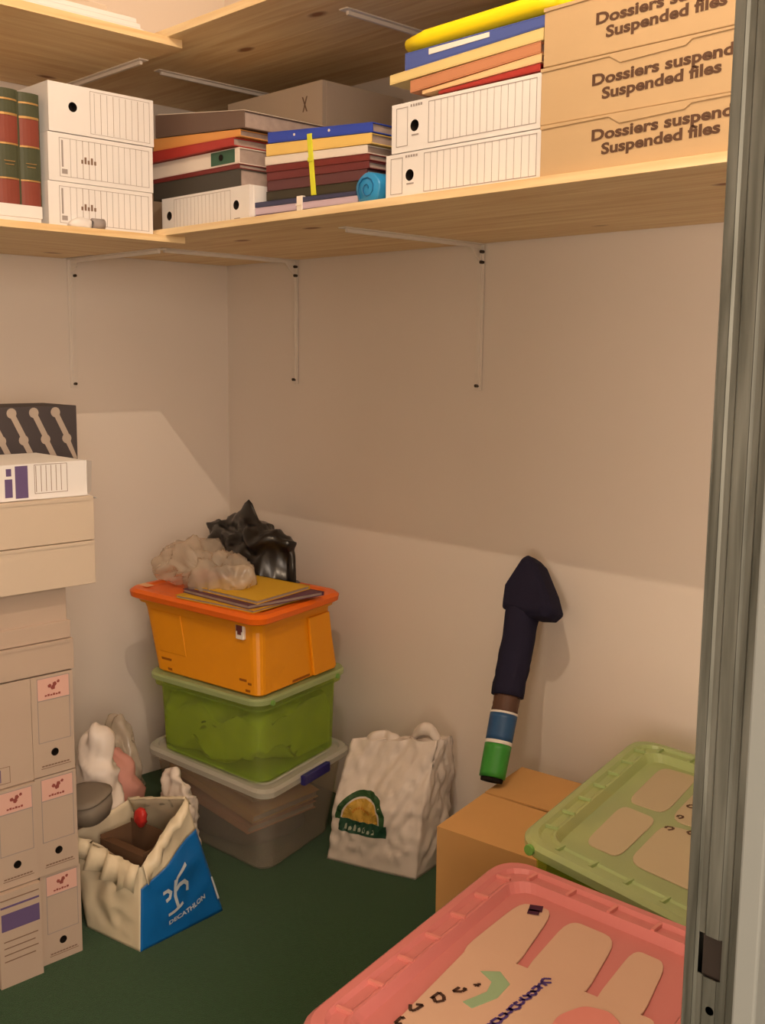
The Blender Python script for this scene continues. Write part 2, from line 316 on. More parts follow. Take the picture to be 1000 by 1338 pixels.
def archive_box(label, loc, rz, L_, D, H, style, m=None, group='white archive boxes', tilt=0, name='archive_box'):
    m = m or m_card_w
    t = thing(name, label, 'box', loc, rz, group); t.rotation_euler.y = tilt
    holes = {'ruled': [(.17*L_, .5*H)], 'lefttop': [(.22*L_, .54*H)], 'corner': [(.09*L_, .48*H), (.86*L_, .5*H)], 'logo': [(.52*L_, .215*H)]}.get(style, [])
    g = box_with_hole(L_, D, H-.0012, holes, .0105 if style != 'logo' else .0085)
    g.build('body', [m, m_dark], t)
    # lid flap folded over the side: a thin panel with a visible lower edge
    G().box(L_, L_+.0012, .012, D-.01, H*.35, H-.002).build('side_flap', m, t)
    g = G()
    if style == 'ruled':
        frame(g, .035*L_, .12*L_, .12*H, .9*H); frame(g, .27*L_, .975*L_, .1*H, .92*H)
        for k in range(1, 16): x = .27*L_+k*.705*L_/16; g.box(x, x+.0006, -.0006, .0002, .1*H, .92*H)
        for k in range(5): g.box(.14*L_+k*.018*L_, .152*L_+k*.018*L_, -.0006, .0002, .88*H, .93*H)
        g.box(.15*L_, .2*L_, -.0006, .0002, .30*H, .33*H)
    elif style == 'lefttop':
        for k in range(9): x = .42*L_+k*.06*L_; g.box(x, x+.0007, -.0006, .0002, .08*H, .9*H, k % 2)
        frame(g, .38*L_, .96*L_, .06*H, .93*H, .0008)
    elif style == 'left':
        frame(g, .10*L_, .96*L_, .1*H, .9*H, .0009); g.box(.12*L_, .135*L_, -.0006, .0002, .3*H, .85*H); g.box(.12*L_, .17*L_, -.0006, .0002, .16*H, .26*H)
        for k in range(13): x = .2*L_+k*.057*L_; g.box(x, x+.0007, -.0006, .0002, .1*H, .9*H, 1 if k in (2, 3, 5) else 0)
        for k in range(5): g.box((.30+.03*k)*L_, (.318+.03*k)*L_, -.0008, .0002, .42*H, (.50+.06*(k % 2))*H, 1)
    elif style == 'corner':
        frame(g, .15*L_, .80*L_, .08*H, .92*H, .0008)
        for k in range(14): x = .18*L_+k*.043*L_; g.box(x, x+.0006, -.0006, .0002, .1*H, .9*H)
        g.box(.84*L_, .9*L_, -.0006, .0002, .12*H, .16*H)
    elif style == 'logo':
        frame(g, .14*L_, .92*L_, .33*H, .97*H, .0012); g.box(.14*L_, .92*L_, -.0006, .0002, .745*H, .752*H)
        g.add([(.15*L_, -.0003, .755*H), (.91*L_, -.0003, .755*H), (.91*L_, -.0003, .965*H), (.15*L_, -.0003, .965*H)], [(0, 1, 2, 3)], 2)
        for dx, dz, s_ in ((-.08, 0, .1), (.04, .012, .11), (.13, .03, .08), (0, -.02, .12)):    # small crown-like mark
            a0 = random.uniform(0, 6); cxx, czz = (.52+dx)*L_, (.885+dz)*H
            g.add([(cxx+s_*L_*.5*math.cos(a0+q), -.0008, czz+s_*L_*.5*math.sin(a0+q)) for q in (0, 1.2, 2.6, 3.6, 4.9)], [(0, 1, 2, 3, 4)], 3)
        for k in range(6): g.box((.32+.065*k)*L_, (.37+.065*k)*L_, -.0006, .0002, .785*H, (.80+.006*(k % 2))*H, 3)
        for k in range(9): g.box((.2+.075*k)*L_, (.26+.075*k)*L_, -.0006, .0002, .09*H, .102*H, 1)
        g.box(.18*L_, .9*L_, -.0006, .0002, .07*H, .075*H, 1)
    elif style == 'purple':
        g.box(.06*L_, .95*L_, -.0006, .0002, .60*H, .78*H, 4); g.box(.05*L_, .95*L_, -.0006, .0002, .84*H, .86*H, 4); g.box(.05*L_, .95*L_, -.0006, .0002, .92*H, .93*H, 1)
        for k in range(4): g.box(.1*L_, (.9-.07*(k % 2))*L_, -.0006, .0002, (.48-.07*k)*H, (.49-.07*k)*H, 1)
    elif style == 'plainbar':
        for k in range(9): x = L_*.58+k*.0042; g.box(x, x+.0018+.0012*(k % 3 == 0), -.0006, .0002, .06*H, .18*H, 4)
        frame(g, L_*.55, L_*.8, .04*H, .2*H, .0008, mi=1)
    elif style == 'archive_top':
        g.box(.50*L_, .585*L_, -.0006, .0002, .06*H, .94*H, 4); g.box(.43*L_, .48*L_, -.0006, .0002, .1*H, .6*H, 4)
        g.box(.44*L_, .475*L_, -.0006, .0002, .68*H, .88*H, 4)
        for k in range(6): x = (.64+.035*k)*L_; g.box(x, x+.001, -.0006, .0002, .2*H, .92*H, 1)
        frame(g, .63*L_, .86*L_, .15*H, .95*H, .0008, mi=1)
    if g.v: g.build('printed_label', [m_line, m_line2, m_pink_p, m_red_p, m_purp_p], t)
    return t
ZL = 1.549+TH; ZB = 1.549+2*TH
RX = R(90)      # spine faces +x, length runs along +y
hh = .0985
archive_box('lowest white archive box of the leftmost shelf stack, behind the tape roll', (.56, -.885, ZL), RX, .262, .33, hh, 'left')
archive_box('middle white archive box of the leftmost shelf stack, ruled spine', (.56, -.882, ZL+hh), RX, .262, .33, hh+.004, 'left')
archive_box('topmost white archive box of the leftmost shelf stack with a dark finger hole', (.56, -.878, ZL+2*hh+.005), RX, .262, .33, hh+.006, 'lefttop')
archive_box('white archive box lying under the folder pile in the shelf corner', (.503, -.56, ZB), 0, .345, .25, .082, 'corner')
archive_box('lower white archive box beside the brown boxes', (1.300, -.585, ZB), 0, .362, .27, .083, 'ruled')
archive_box('upper white archive box beside the brown boxes, under the folders', (1.314, -.585, ZB+.0835), 0, .345, .27, .088, 'ruled')
# boxes at the back of the lower shelf
archive_box('large greyish white box at the back of the shelf with an x mark, above another', (.42, -.30, 1.765), 0, .372, .27, .17, 'none', m_card_w2, 'boxes at the back of the shelf')
g = G(); g.hexa([(.30, -.0008, .105), (.304, -.0008, .105), (.318, -.0008, .14), (.314, -.0008, .14), (.30, -.0001, .105), (.304, -.0001, .105), (.318, -.0001, .14), (.314, -.0001, .14)])
g.hexa([(.314, -.0008, .105), (.318, -.0008, .105), (.302, -.0008, .14), (.298, -.0008, .14), (.314, -.0001, .105), (.318, -.0001, .105), (.302, -.0001, .14), (.298, -.0001, .14)])
g.build('printed_mark', m_line2, [o for o in bpy.data.objects if o.get('label', '').startswith('large greyish')][0])
archive_box('greyish white box at the back of the shelf, beneath the one with the x mark', (.42, -.29, ZB), 0, .372, .27, 1.764-ZB, 'none', m_card_w2, 'boxes at the back of the shelf')
archive_box('pale box in the dark shelf corner behind the leftmost stack', (.05, -.30, ZB), 0, .24, .26, .30, 'none', m_card_w2, 'boxes at the back of the shelf')
archive_box('grey box behind the yellow-strapped folders, with a cream folder on it', (.83, -.25, ZB), 0, .42, .23, .215, 'none', mat('grey_card', S(168, 150, 140), .8, .2), 'boxes at the back of the shelf')

# ---------------------------------------------------------------- books
def book(y0, w_, H, label):
    t = thing('book', label, 'book', (.55, y0, 1.6045), 0, 'leather-look volumes on the shelf')
    g = G(); n = 7; D = .20
    def prof(z, mi):
        pass
    bands = [(0, .16, 1), (.16, .175, 2), (.175, .42, 1), (.42, .43, 2)]
    zs = [(0, .19, 1), (.19, .205, 2), (.205, .215, 0), (.215, .455, 0), (.455, .47, 2), (.47, .715, 1), (.715, .735, 2), (.735, .87, 0), (.87, .882, 2), (.882, 1, 0)]
    zs = [(0, .215, 1), (.215, .228, 2), (.228, .515, 0), (.515, .53, 2), (.53, .77, 1), (.77, .79, 2), (.79, .90, 0), (.90, .915, 2), (.915, 1, 0)]
    for z0, z1, mi in zs:
        raised = .0018 if mi == 2 else 0
        def lp(z): return [(-.006+(.006+raised)*math.sin(math.pi*k/(n-1))**.6, w_*k/(n-1), z*H) for k in range(n)]
        l0, l1 = lp(z0), lp(z1); g.loft([l0, l1], False, False, mi, closed=False)
    g.build('spine', [m_green_bk, m_red_bk, m_gold], t, smooth=False)
    G().box(-D, -.005, 0, .003, 0, H).box(-D, -.005, w_-.003, w_, 0, H).build('cover', m_green_bk, t)
    G().box(-D+.006, -.008, .003, w_-.003, .004, H-.005).build('pages', m_pages, t)
    g = G(); g.box(.0002, .0014, w_*.25, w_*.75, H*.37, H*.375).box(.0002, .0014, w_*.3, w_*.7, H*.34, H*.345); g.build('title_print', m_gold, t)
book(-.9405, .048, .233, 'green and red banded book standing next to the white archive boxes')
book(-.990, .049, .235, 'green and red banded book standing second from the archive boxes')
book(-1.040, .049, .235, 'green and red banded book at the left edge of the photo')
t = thing('flat_box', 'low white flat box under the banded books', 'box', (.565, -1.2, ZL))
G().box(-.30, 0, 0, .295, 0, .034).build('tray', m_card_w, t, bevel=.001)
G().box(-.302, .002, -.002, .297, .012, .038).build('lid', m_card_w, t, bevel=.001)

# ---------------------------------------------------------------- folders: wedge shaped from (zl0,zl1) at the left to (zr0,zr1) at the right
def folder(label, x0, x1, y, D, z, col, group, page=True, cat='folder', name='folder', curve=.0, strap=None):
    zl0, zl1, zr0, zr1 = z; t = thing(name, label, cat, (x0, y, zl0), 0, group)
    L_ = x1-x0; a, b, c, d = 0, zl1-zl0, zr0-zl0, zr1-zl0; th = min(.0022, (b-a)*.3)
    m = MC[col]; g = G()
    def sl(z0l, z1l, z0r, z1r, ya, yb, xa=0, xb=L_): g.hexa([(xa, ya, z0l), (xb, ya, z0r), (xb, yb, z0r), (xa, yb, z0l), (xa, ya, z1l), (xb, ya, z1r), (xb, yb, z1r), (xa, yb, z1l)])
    sl(a, a+th, c, c+th, 0, D); sl(b-th, b, d-th, d, 0, D); sl(a+th, b-th, c+th, d-th, 0, .003)
    g.build('cover', m, t, bevel=.0006)
    if page and b-a > .006:
        g = G(); sl(a+th, b-th, c+th, d-th, .004, D-.004, .004, L_-.004); g.build('pages', m_pages, t)
    return t
gp = 'folders piled in the shelf corner'
YC = -.548
folder('thick charcoal folder resting on the corner archive box', .447, .80, YC, .24, (1.662, 1.702, 1.662, 1.700), 'charcoal', gp)
folder('thin dark red folder above the charcoal folder', .442, .795, YC, .23, (1.703, 1.713, 1.701, 1.712), 'darkred', gp)
t = folder('white lever-arch file with a green label, between the red folders', .44, .79, YC+.004, .24, (1.714, 1.750, 1.713, 1.748), 'white', gp, cat='binder', name='lever_arch_file')
G().box(.245, .335, -.001, .0002, .003, .032).build('green_label', MC['green'], t)
G().tube([(.285, -.003, .018), (.285, .0, .018)], .007, 14).build('finger_ring', m_dark, t)
folder('red folder sticking out left, below the orange folder', .415, .785, YC-.008, .24, (1.7515, 1.778, 1.7500, 1.768), 'red', gp)
folder('orange folder under the taupe box file', .452, .80, YC, .24, (1.779, 1.808, 1.769, 1.784), 'orange', gp)
folder('taupe box file with pale top, topmost of the corner pile', .462, .815, YC, .25, (1.809, 1.862, 1.785, 1.822), 'taupe', gp, cat='box file', name='box_file')
G().hexa([(.004, 0.004, .0532), (.349, .004, .0133+.0001), (.349, .24, .0133), (.004, .24, .0532), (.004, .004, .0550), (.349, .004, .0150), (.349, .24, .0150), (.004, .24, .0550)]).build('top_sheet', m_paper, [o for o in bpy.data.objects if o.get('label', '').startswith('taupe box')][0])
gp = 'folders in the strapped bundle'
YM = -.54
P = [('purple', 'purple folder at the bottom of the white-strapped bundle', .846, 1.185, (1.579, 1.594, 1.579, 1.592)),
     ('lilac', 'lilac folder in the white-strapped bundle, above the purple one', .85, 1.18, (1.595, 1.610, 1.593, 1.606)),
     ('navy', 'navy folder on top of the white-strapped bundle', .848, 1.175, (1.611, 1.622, 1.607, 1.615))]
for c_, l_, a, b, z in P: folder(l_, a, b, YM-.006, .22, z, c_, gp)
P = [('olive', 'dark olive folder at the bottom of the lime-strapped bundle', .882, 1.195, (1.623, 1.642, 1.616, 1.634)),
     ('plum', 'dark plum folder second from the bottom of the lime-strapped bundle', .885, 1.20, (1.643, 1.664, 1.635, 1.655)),
     ('maroon', 'maroon folder below the thin dark red folder in the lime-strapped bundle', .884, 1.205, (1.665, 1.682, 1.656, 1.670)),
     ('darkred', 'thin dark red folder below the white folder', .882, 1.206, (1.683, 1.697, 1.671, 1.684)),
     ('white', 'white folder in the lime-strapped bundle', .878, 1.200, (1.698, 1.716, 1.685, 1.701)),
     ('yellow', 'pale yellow folder below the blue one in the lime-strapped bundle', .882, 1.212, (1.717, 1.742, 1.702, 1.722)),
     ('blue', 'bright blue folder on top of the lime-strapped bundle', .888, 1.214, (1.743, 1.766, 1.723, 1.742))]
for c_, l_, a, b, z in P:
    t = folder(l_, a, b, YM, .235, z, c_, gp)
    if c_ == 'blue':
        for xx in (.09, .2): G().tube([(xx, -.0015, .012-xx*.06), (xx, 0, .012-xx*.06)], .0028, 8).build('stud', m_strapw, t)
def strap(x, y, z0, z1, D, w_, m, label, lean=0):
    t = thing('strap', label, 'strap', (x, y, z0)); H = z1-z0; h = .0025
    pts = [(-h, -h), (D*.5, -h), (D*.5, 0), (0, 0), (0, H), (D*.5, H), (D*.5, H+h), (-h, H+h)]
    g = G(); g.loft([[(xx+lean*max(0, min(1, zz/H)), yy, zz) for yy, zz in pts] for xx in (0, w_)]); g.build('band', m, t, bevel=.0006)
    G().box(lean*.55-.001, lean*.55+w_+.001, -.0045, -.0026, H*.55, H*.62).build('buckle', m, t)
strap(1.035, YM-.0005, 1.6225, 1.742, .2, .014, m_strapy, 'lime yellow strap around the folder bundle', -.014)
strap(.995, YM-.0065, ZB+.0028, 1.619, .2, .018, m_strapw, 'white strap around the purple and lilac folders')
gp = 'folders on the white archive boxes'
YR = -.585; z0 = ZB+.1725
P = [('red', 'thin red folder directly on the upper white archive box', 1.43, 1.655, (z0, z0+.005, z0+.001, z0+.013)),
     ('peach', 'peach folder above the thin red folder', 1.39, 1.657, (z0+.006, z0+.012, z0+.014, z0+.028)),
     ('terracotta', 'terracotta folder beneath the cream binder', 1.36, 1.655, (z0+.013, z0+.034, z0+.029, z0+.047)),
     ('cream', 'cream folder jutting out left beneath the blue folder', 1.307, 1.66, (z0+.035, z0+.052, z0+.048, z0+.067)),
     ('midblue', 'blue folder with a white label strip, beneath the bright yellow one', 1.346, 1.662, (z0+.053, z0+.084, z0+.068, z0+.086))]
for c_, l_, a, b, z in P:
    t = folder(l_, a, b, YR, .26, z, c_, gp)
    if c_ == 'midblue':
        G().hexa([(.06, -.001, .018), (.20, -.001, .021), (.2, 0, .021), (.06, 0, .018), (.06, -.001, .028), (.2, -.001, .029), (.2, 0, .029), (.06, 0, .028)]).build('white_label', m_strapw, t)
t = thing('plastic_folder', 'bright yellow rounded plastic folder on top of the folder pile', 'folder', (1.345, YR, z0+.0875), 0, gp)
g = G(); n = 12; loops = []
for i in range(9):
    u = i/8; e = .012 if i in (0, 8) else .016; xx = u*.335
    loops.append([(xx, .014-.014*math.cos(a)*(1 if math.cos(a) > 0 else 14), e*(1+math.sin(a))+.0+u*.006) for a in [2*math.pi*k/n for k in range(n)]])
g.loft(loops); g.build('wallet', MC['brightyellow'], t, smooth=True)
G().box(.03, .30, .10, .19, .034, .037).build('inner_sheet', m_paper, t)
archive_box('dark brown case behind the yellow folder, top hidden by the frame', (1.254, -.262, ZB), 0, .42, .24, .42, 'none', MC['brown'], 'boxes at the back of the shelf', name='storage_case')
t = folder('cream folder lying on the grey box at the back', .84, 1.25, -.245, .21, (1.795, 1.806, 1.795, 1.806), 'cream', gp)

# ---------------------------------------------------------------- kraft boxes with lettering
def kraft_box(z, H, label, x=1.672, dy=0):
    t = thing('cardboard_box', label, 'box', (x, -.600+dy, z), 0, 'brown suspended-file boxes'); L_ = .375; D = .325
    G().box(0, L_, 0, D, 0, H-.001).build('body', m_kraft, t, bevel=.0015)
    g = G(); pts = [(.0, H-.0005), (.0, H-.006), (.13, H-.004), (.15, H-.016), (.26, H-.012), (.27, H-.005), (L_, H-.003), (L_, H-.0005)]
    g.loft([[(px, -.002, pz) for px, pz in pts], [(px, 0, pz) for px, pz in pts]]); g.build('lid_edge', m_kraft, t)
    g = G()
    map_text(g, 'Dossiers suspendus', .024, lambda x_, y_: (.098+x_, -.0006, .046+y_*.95+x_*.02), .0009, .268)
    map_text(g, 'Suspended files', .024, lambda x_, y_: (.118+x_, -.0006, .024+y_*.95+x_*.03), .0009, .200)
    g.build('printed_text', m_ink, t)
kraft_box(ZB, .082, 'bottom brown box lettered Dossiers suspendus on the lower shelf')
kraft_box(ZB+.083, .088, 'middle brown box lettered Dossiers suspendus', 1.668, .002)
kraft_box(ZB+.172, .09, 'top brown box lettered Dossiers suspendus, cut by the photo edge', 1.672, .001)

# small things on the lower shelf
t = thing('bag_roll', 'small roll of light blue bin bags next to the white archive boxes', 'roll', (1.238, -.575, ZB))
g = G(); n = 28; loops = []
for yy, k_ in ((0, .9), (.004, 1), (.13, 1), (.134, .9)):
    loops.append([(.034*k_*math.cos(a)*(1+.03*math.sin(5*a)), yy, .031+.031*k_*math.sin(a)) for a in [2*math.pi*k/n for k in range(n)]])
g.loft(loops); g.build('film_roll', m_bluef, t, smooth=True)
g = G(); g.tube([((.004+.0013*k)*math.cos(k*.6), -.001, .031+(.004+.0013*k)*math.sin(k*.6)) for k in range(18)], .0011, 5); g.build('spiral_edge', mat('blue_edge', S(24, 100, 156), .4, .4), t)

def crumple(name, label, cat, c, r, m, seed, amp=.35, sub=4, flat=True, fn=None, group=None, parent=None, smooth=True, exp=1.0, fold=1.0):
    bm = bmesh.new(); bmesh.ops.create_icosphere(bm, subdivisions=sub, radius=1)
    rm = min(r); f = .62*fold/rm; off_ = Vector((seed*5.1, seed*2.3, seed))
    for v in bm.verts:
        p = v.co.copy(); q = Vector([r[i]*math.copysign(abs(p[i])**.85, p[i]) for i in range(3)])
        n_ = Vector((p.x/r[0], p.y/r[1], p.z/r[2])).normalized()
        w1 = q*f+off_; w1 = w1+Vector((noise.noise(w1*.8), noise.noise(w1*.8+Vector((9, 0, 0))), noise.noise(w1*.8+Vector((0, 9, 0)))))*.5
        d = noise.voronoi(w1*.8)[0]; pl = min(.45, d[1]-d[0])-.2
        h = amp*rm*(1.1*noise.noise(w1*.55)+.9*(.35-abs(noise.noise(w1*1.1+Vector((0, 0, 5)))*1.6))+.8*pl+.22*noise.noise(w1*2.7))
        q = q+n_*h
        if fn: q = fn(q, p)
        if flat and q.z < -r[2]*.8: q.z = -r[2]*.8+(q.z+r[2]*.8)*.02
        v.co = q
    mn = min(v.co.z for v in bm.verts)
    for v in bm.verts: v.co.z -= mn
    me = bpy.data.meshes.new(name); bm.to_mesh(me); bm.free(); me.materials.append(m)
    for p in me.polygons: p.use_smooth = smooth
    o = bpy.data.objects.new(name, me); C.objects.link(o); o.location = c
    if parent: o.parent = parent
    else: tag(o, label, cat, group)
    return o
t = thing('tape_roll', 'white crumpled tape roll at the front edge of the left shelf', 'tape', (.572, -.80, ZL))
crumple('torn_wrapping', None, None, (0, -.02, 0), (.016, .026, .012), m_card_w, 3, .4, 3, parent=t)
g = G(); n = 20
ring = lambda r_, yy: [(r_*math.cos(a), yy, .013+r_*math.sin(a)) for a in [2*math.pi*k/n for k in range(n)]]
g.loft([ring(.006, .012), ring(.012, .012), ring(.012, .04), ring(.006, .04), ring(.006, .012)], False, False); g.build('tape_core', m_line, t, smooth=True)

# ---------------------------------------------------------------- upper shelf contents
t = thing('paper_stack', 'stack of white papers on the upper left shelf', 'papers', (.27, -1.05, 2.006))
for k in range(3): G().box(.002*k, .305-.003*k, .004*k, .405-.008*k, .011*k, .011*k+.0102).build('sheaf', m_card_w, t, bevel=.001)
t = thing('flat_box', 'small pale flat box on top of the papers on the upper shelf', 'box', (.30, -1.02, 2.0395))
G().box(0, .22, 0, .31, 0, .02).build('tray', m_card_w2, t, bevel=.001); G().box(-.002, .222, -.002, .312, .008, .026).build('lid', m_card_w2, t, bevel=.001)

# ---------------------------------------------------------------- stack of boxes on the floor, left
SX = .78; gs = 'standing archive boxes in the left stack'
bw = .0925
for k, (z, H, l_) in enumerate([(0, .203, 'bottom standing archive box next to the blue-printed bag'), (.204, .216, 'middle standing archive box in the right column of the left stack'), (.421, .215, 'upper standing archive box in the right column, under the lying white boxes')]):
    archive_box(l_, (SX-.004*(k == 0), -1.072+.004*(k == 0)-.001*k, z), RX, bw, .33, H, 'logo', m_card_s, gs)
archive_box('bottom archive box with a purple band in the left column', (SX+.018, -1.170, 0), RX, bw, .33, .205, 'purple', m_card_s, gs)
archive_box('archive box with red mark and finger hole, left column above the purple band', (SX+.006, -1.168, .206), RX, bw, .33, .212, 'logo', m_card_s, gs)
for z, H in ((0, .205), (.206, .212)): archive_box(('lower' if z == 0 else 'upper')+' archive box left of the two columns, outside the photo', (SX, -1.268, z), RX, bw, .33, H, 'purple', m_card_s, gs)
archive_box('plain archive box side with a printed barcode in the left column', (SX, -1.325, .419), RX, .25, .33, .217, 'plainbar', m_card_s, gs)
gl = 'white lying boxes of the left stack'
def lidbox(z0, z1, y1, x1, label, lid=0, ln=.36, dp=.34, lh=.037, m=None):
    t = thing('lidded_box', label, 'box', (x1, y1, z0), 0, gl); m = m or m_card_s; H = z1-z0
    if lid:   # body with an overlapping tray at the bottom
        G().box(-dp+.004, -.005, -ln+.004, -.005, 0, H-.001).build('body', m, t, bevel=.0012)
        G().box(-dp, 0, -ln, 0, 0, lh).build('tray', m, t, bevel=.0012)
    else:
        G().box(-dp, 0, -ln, 0, 0, H-.001).build('body', m, t, bevel=.0015)
        g = G(); g.hexa([(.0, -ln+.01, H-.006), (.0, -.01, H-.008), (.0015, -.01, H-.008), (.0015, -ln+.01, H-.006), (0, -ln+.01, H-.001), (0, -.003, H-.001), (.0015, -.003, H-.001), (.0015, -ln+.01, H-.001)])
        g.build('lid_flap', m, t)
lidbox(.6375, .704, -.976, SX, 'white lying box directly on the standing archive boxes')
lidbox(.7045, .816, -.980, SX-.004, 'lidded white box in shade under the overhanging boxes', 1)
lidbox(.8165, .908, -.931, SX+.02, 'lower overhanging white box of the left stack', dp=.5, m=m_card_w2)
lidbox(.9085, 1.000, -.930, SX+.018, 'upper overhanging white box of the left stack', dp=.5, m=m_card_w2)
t = archive_box('white archive box with purple print and open end flap, on top of the left stack', (SX+.0, -1.245, 1.0005), RX, .31, .22, .073, 'archive_top', m_card_w, gl)
g = G(); g.hexa([(.309, 0, 0), (.335, .03, .002), (.336, .029, .002), (.31, -.001, 0), (.309, 0, .072), (.338, .03, .066), (.339, .029, .066), (.31, -.001, .072)]); g.build('end_flap', m_card_w, t)
g = G(); g.hexa([(.20, -.002, -.0), (.31, -.002, 0), (.345, .02, -.012), (.2, .02, 0), (.2, -.002, .001), (.31, -.002, .001), (.345, .02, -.011), (.2, .02, .001)]); g.build('bottom_flap', m_card_w, t)
# dark patterned box behind it
t = thing('patterned_box', 'dark box printed with pale slanted club shapes behind the top archive box', 'box', (.53, -1.10, 1.0005), RX)
G().box(0, .283, 0, .16, 0, .172).build('body', m_post_d, t, bevel=.002)
g = G()
for j in range(3):
    for i in range(-2, 6):
        cx_ = .022+.052*i+.026*j; cz_ = .158-.060*j
        a = R(-64); dx, dz = math.cos(a), math.sin(a); L2 = min(.058, (cz_-.006)/-dz, (.280-cx_)/dx); s0 = max(0, (.004-cx_)/dx)
        if L2 < .012 or s0 >= L2-.01: continue
        px, pz = -dz*.0065, dx*.0065; q0 = (cx_+dx*s0, cz_+dz*s0); q1 = (cx_+dx*L2, cz_+dz*L2)
        g.add([(max(.002, min(.281, x)), -.0007, max(.002, z)) for x, z in ((q0[0]+px, q0[1]+pz), (q0[0]-px, q0[1]-pz), (q1[0]-px, q1[1]-pz), (q1[0]+px, q1[1]+pz))], [(0, 1, 2, 3)])
        if .012 < cx_ < .27 and cz_ < .162: g.add([(cx_+.0115*math.cos(q), -.0009, cz_+.0115*math.sin(q)) for q in [2*math.pi*k/14 for k in range(14)]], [tuple(range(14))])
g.build('printed_pattern', m_post_l, t)

# ---------------------------------------------------------------- storage bins
def lerp3(a, b, k): return tuple(a[i]+(b[i]-a[i])*k for i in range(3))
def bin_(name, label, rim, z0, body_m, lid_m, inset=.035, r=.045, rimh=.022, th=.003, lid=True, ribs=True, group=None, deck=.012, rim_m=None, lid_over=.004, bot=None):
    zt = sum(p[2] for p in rim)/4; t = thing(name, label, 'storage bin', (0, 0, 0), 0, group)
    loops = []
    bot = bot or lift(rim, z0)
    def lp(k, d, r_):   # k 0 bottom -> 1 rim
        c = [lerp3(b, q, k) for b, q in zip(bot, rim)]; return rloop(c, d, r_)
    H = zt-z0; ki = 1-rimh/H
    loops = [lp(0, inset+.012, r*.8), lp(.02, inset, r), lp(ki-.01, .014, r), lp(ki, .014, r), lp(ki, .002, r), lp(.985, .002, r), lp(.985, .014+th, r-.004), lp(ki, .014+th, r-.004), lp(.03, inset+th, r-.003)]
    G().loft(loops, True, True).build('body', body_m, t, smooth=False)
    if lid:
        o_ = lid_over
        L_ = [rloop(rim, -o_, r+.004, -.016), rloop(rim, -o_, r+.004, -.003), rloop(rim, .004, r, .004), rloop(rim, .016, r, .004), rloop(rim, .021, r-.004, -.002), rloop(rim, .036, r-.01, -.002), rloop(rim, .040, r-.012, .001), rloop(rim, .044, r-.014, .001), rloop(rim, .052, r-.016, -deck)]
        G().loft(L_, False, True).build('lid', lid_m, t, smooth=False)
    return t
def pt_on(rim, u, v, dz=0):
    c = [Vector(p) for p in rim]; p = c[0]*(1-u)*(1-v)+c[1]*u*(1-v)+c[2]*u*v+c[3]*(1-u)*v; return Vector((p.x, p.y, p.z+dz))

# clear bin (bottom of the tower); rim corners ordered: left, front, right, back
rb = [(.335, -.538, .237), (.830, -.510, .237), (.722, -.125, .237), (.215, -.150, .237)]
clear_bin = bin_('storage_bin', 'clear plastic bin with dark blue handle at the bottom of the bin tower', rb, 0, m_cb, m_cl, inset=.045, group='stacked storage bins')
g = G(); a = pt_on(rb, 1.004, .36, -.024); b = pt_on(rb, 1.004, .66, -.024); d = Vector((.014, .004, 0))
g.hexa([a, a+d, b+d, b, a+Vector((0, 0, .026)), a+d+Vector((0, 0, .026)), b+d+Vector((0, 0, .026)), b+Vector((0, 0, .026))]); g.build('clip_handle', m_handle, clear_bin, bevel=.003)
# green clear bin
rg = [(.348, -.535, .447), (.765, -.478, .447), (.680, -.105, .447), (.262, -.150, .447)]
rgb_ = [(.375, -.532, .2385), (.800, -.495, .2385), (.700, -.140, .2385), (.265, -.165, .2385)]
green_bin = bin_('storage_bin', 'green see-through bin stuffed with lime cloth in the middle of the tower', rg, .2385, m_gb, m_gl, inset=.012, bot=rgb_, lid=False, group='stacked storage bins', rimh=.03)
L_ = [rloop(rg, -.005, .048, -.014), rloop(rg, -.005, .048, -.003), rloop(rg, -.001, .045, .002), rloop(rg, .006, .04, .002)]
G().loft(L_, False, True).build('lid', m_gl, green_bin)
for u in (.9, 1.004):
    p = pt_on(rg, 1.004, .12 if u == .9 else .85, -.012); G().tube([p, p+Vector((.007, .0015, 0))], .007, 12).build('clip', mat('clip_green', S(120, 170, 80), .4, .4) if u == .9 else bpy.data.materials['clip_green'], green_bin)
# yellow bin
ry = [(.228, -.524, .645), (.757, -.472, .645), (.660, -.105, .645), (.150, -.150, .645)]
yb = thing('storage_bin', 'yellow bin with orange lid on top of the bin tower', 'storage bin', (0, 0, 0), 0, 'stacked storage bins')
ryb = [lerp3(p, (.45, -.31, p[2]), .0) for p in ry]
g = G(); bot = [(.355, -.532, .4505), (.770, -.480, .4505), (.685, -.115, .4505), (.262, -.155, .4505)]
def ylp(k, d, r_): return rloop([lerp3(b, q, k) for b, q in zip(bot, ry)], d, r_, n=5)
g.loft([ylp(0, .022, .02), ylp(.03, .014, .026), ylp(.80, .026, .03), ylp(.88, .024, .03), ylp(.88, .016, .03), ylp(.97, .012, .03)], True, True).build('body', m_yb, yb)
L_ = [rloop(ry, .006, .04, -.014), rloop(ry, -.002, .046, -.010), rloop(ry, -.004, .046, .004), rloop(ry, .006, .042, .012), rloop(ry, .024, .036, .013), rloop(ry, .034, .03, .009), rloop(ry, .05, .026, .007)]
G().loft(L_, True, True).build('lid', m_yl, yb, smooth=False)
def wallpt(u0, k, out=0, side='F'):   # point on the yellow body: side F = left-front long face, R = short right face
    c = [Vector(lerp3(b, q, k)) for b, q in zip(bot, ry)]; ins = .014+.012*k/.8
    if side == 'F': p = c[0].lerp(c[1], u0); n = Vector((c[1].y-c[0].y, -(c[1].x-c[0].x), 0)).normalized()
    else: p = c[1].lerp(c[2], u0); n = Vector((c[2].y-c[1].y, -(c[2].x-c[1].x), 0)).normalized()
    return p-n*ins+n*out
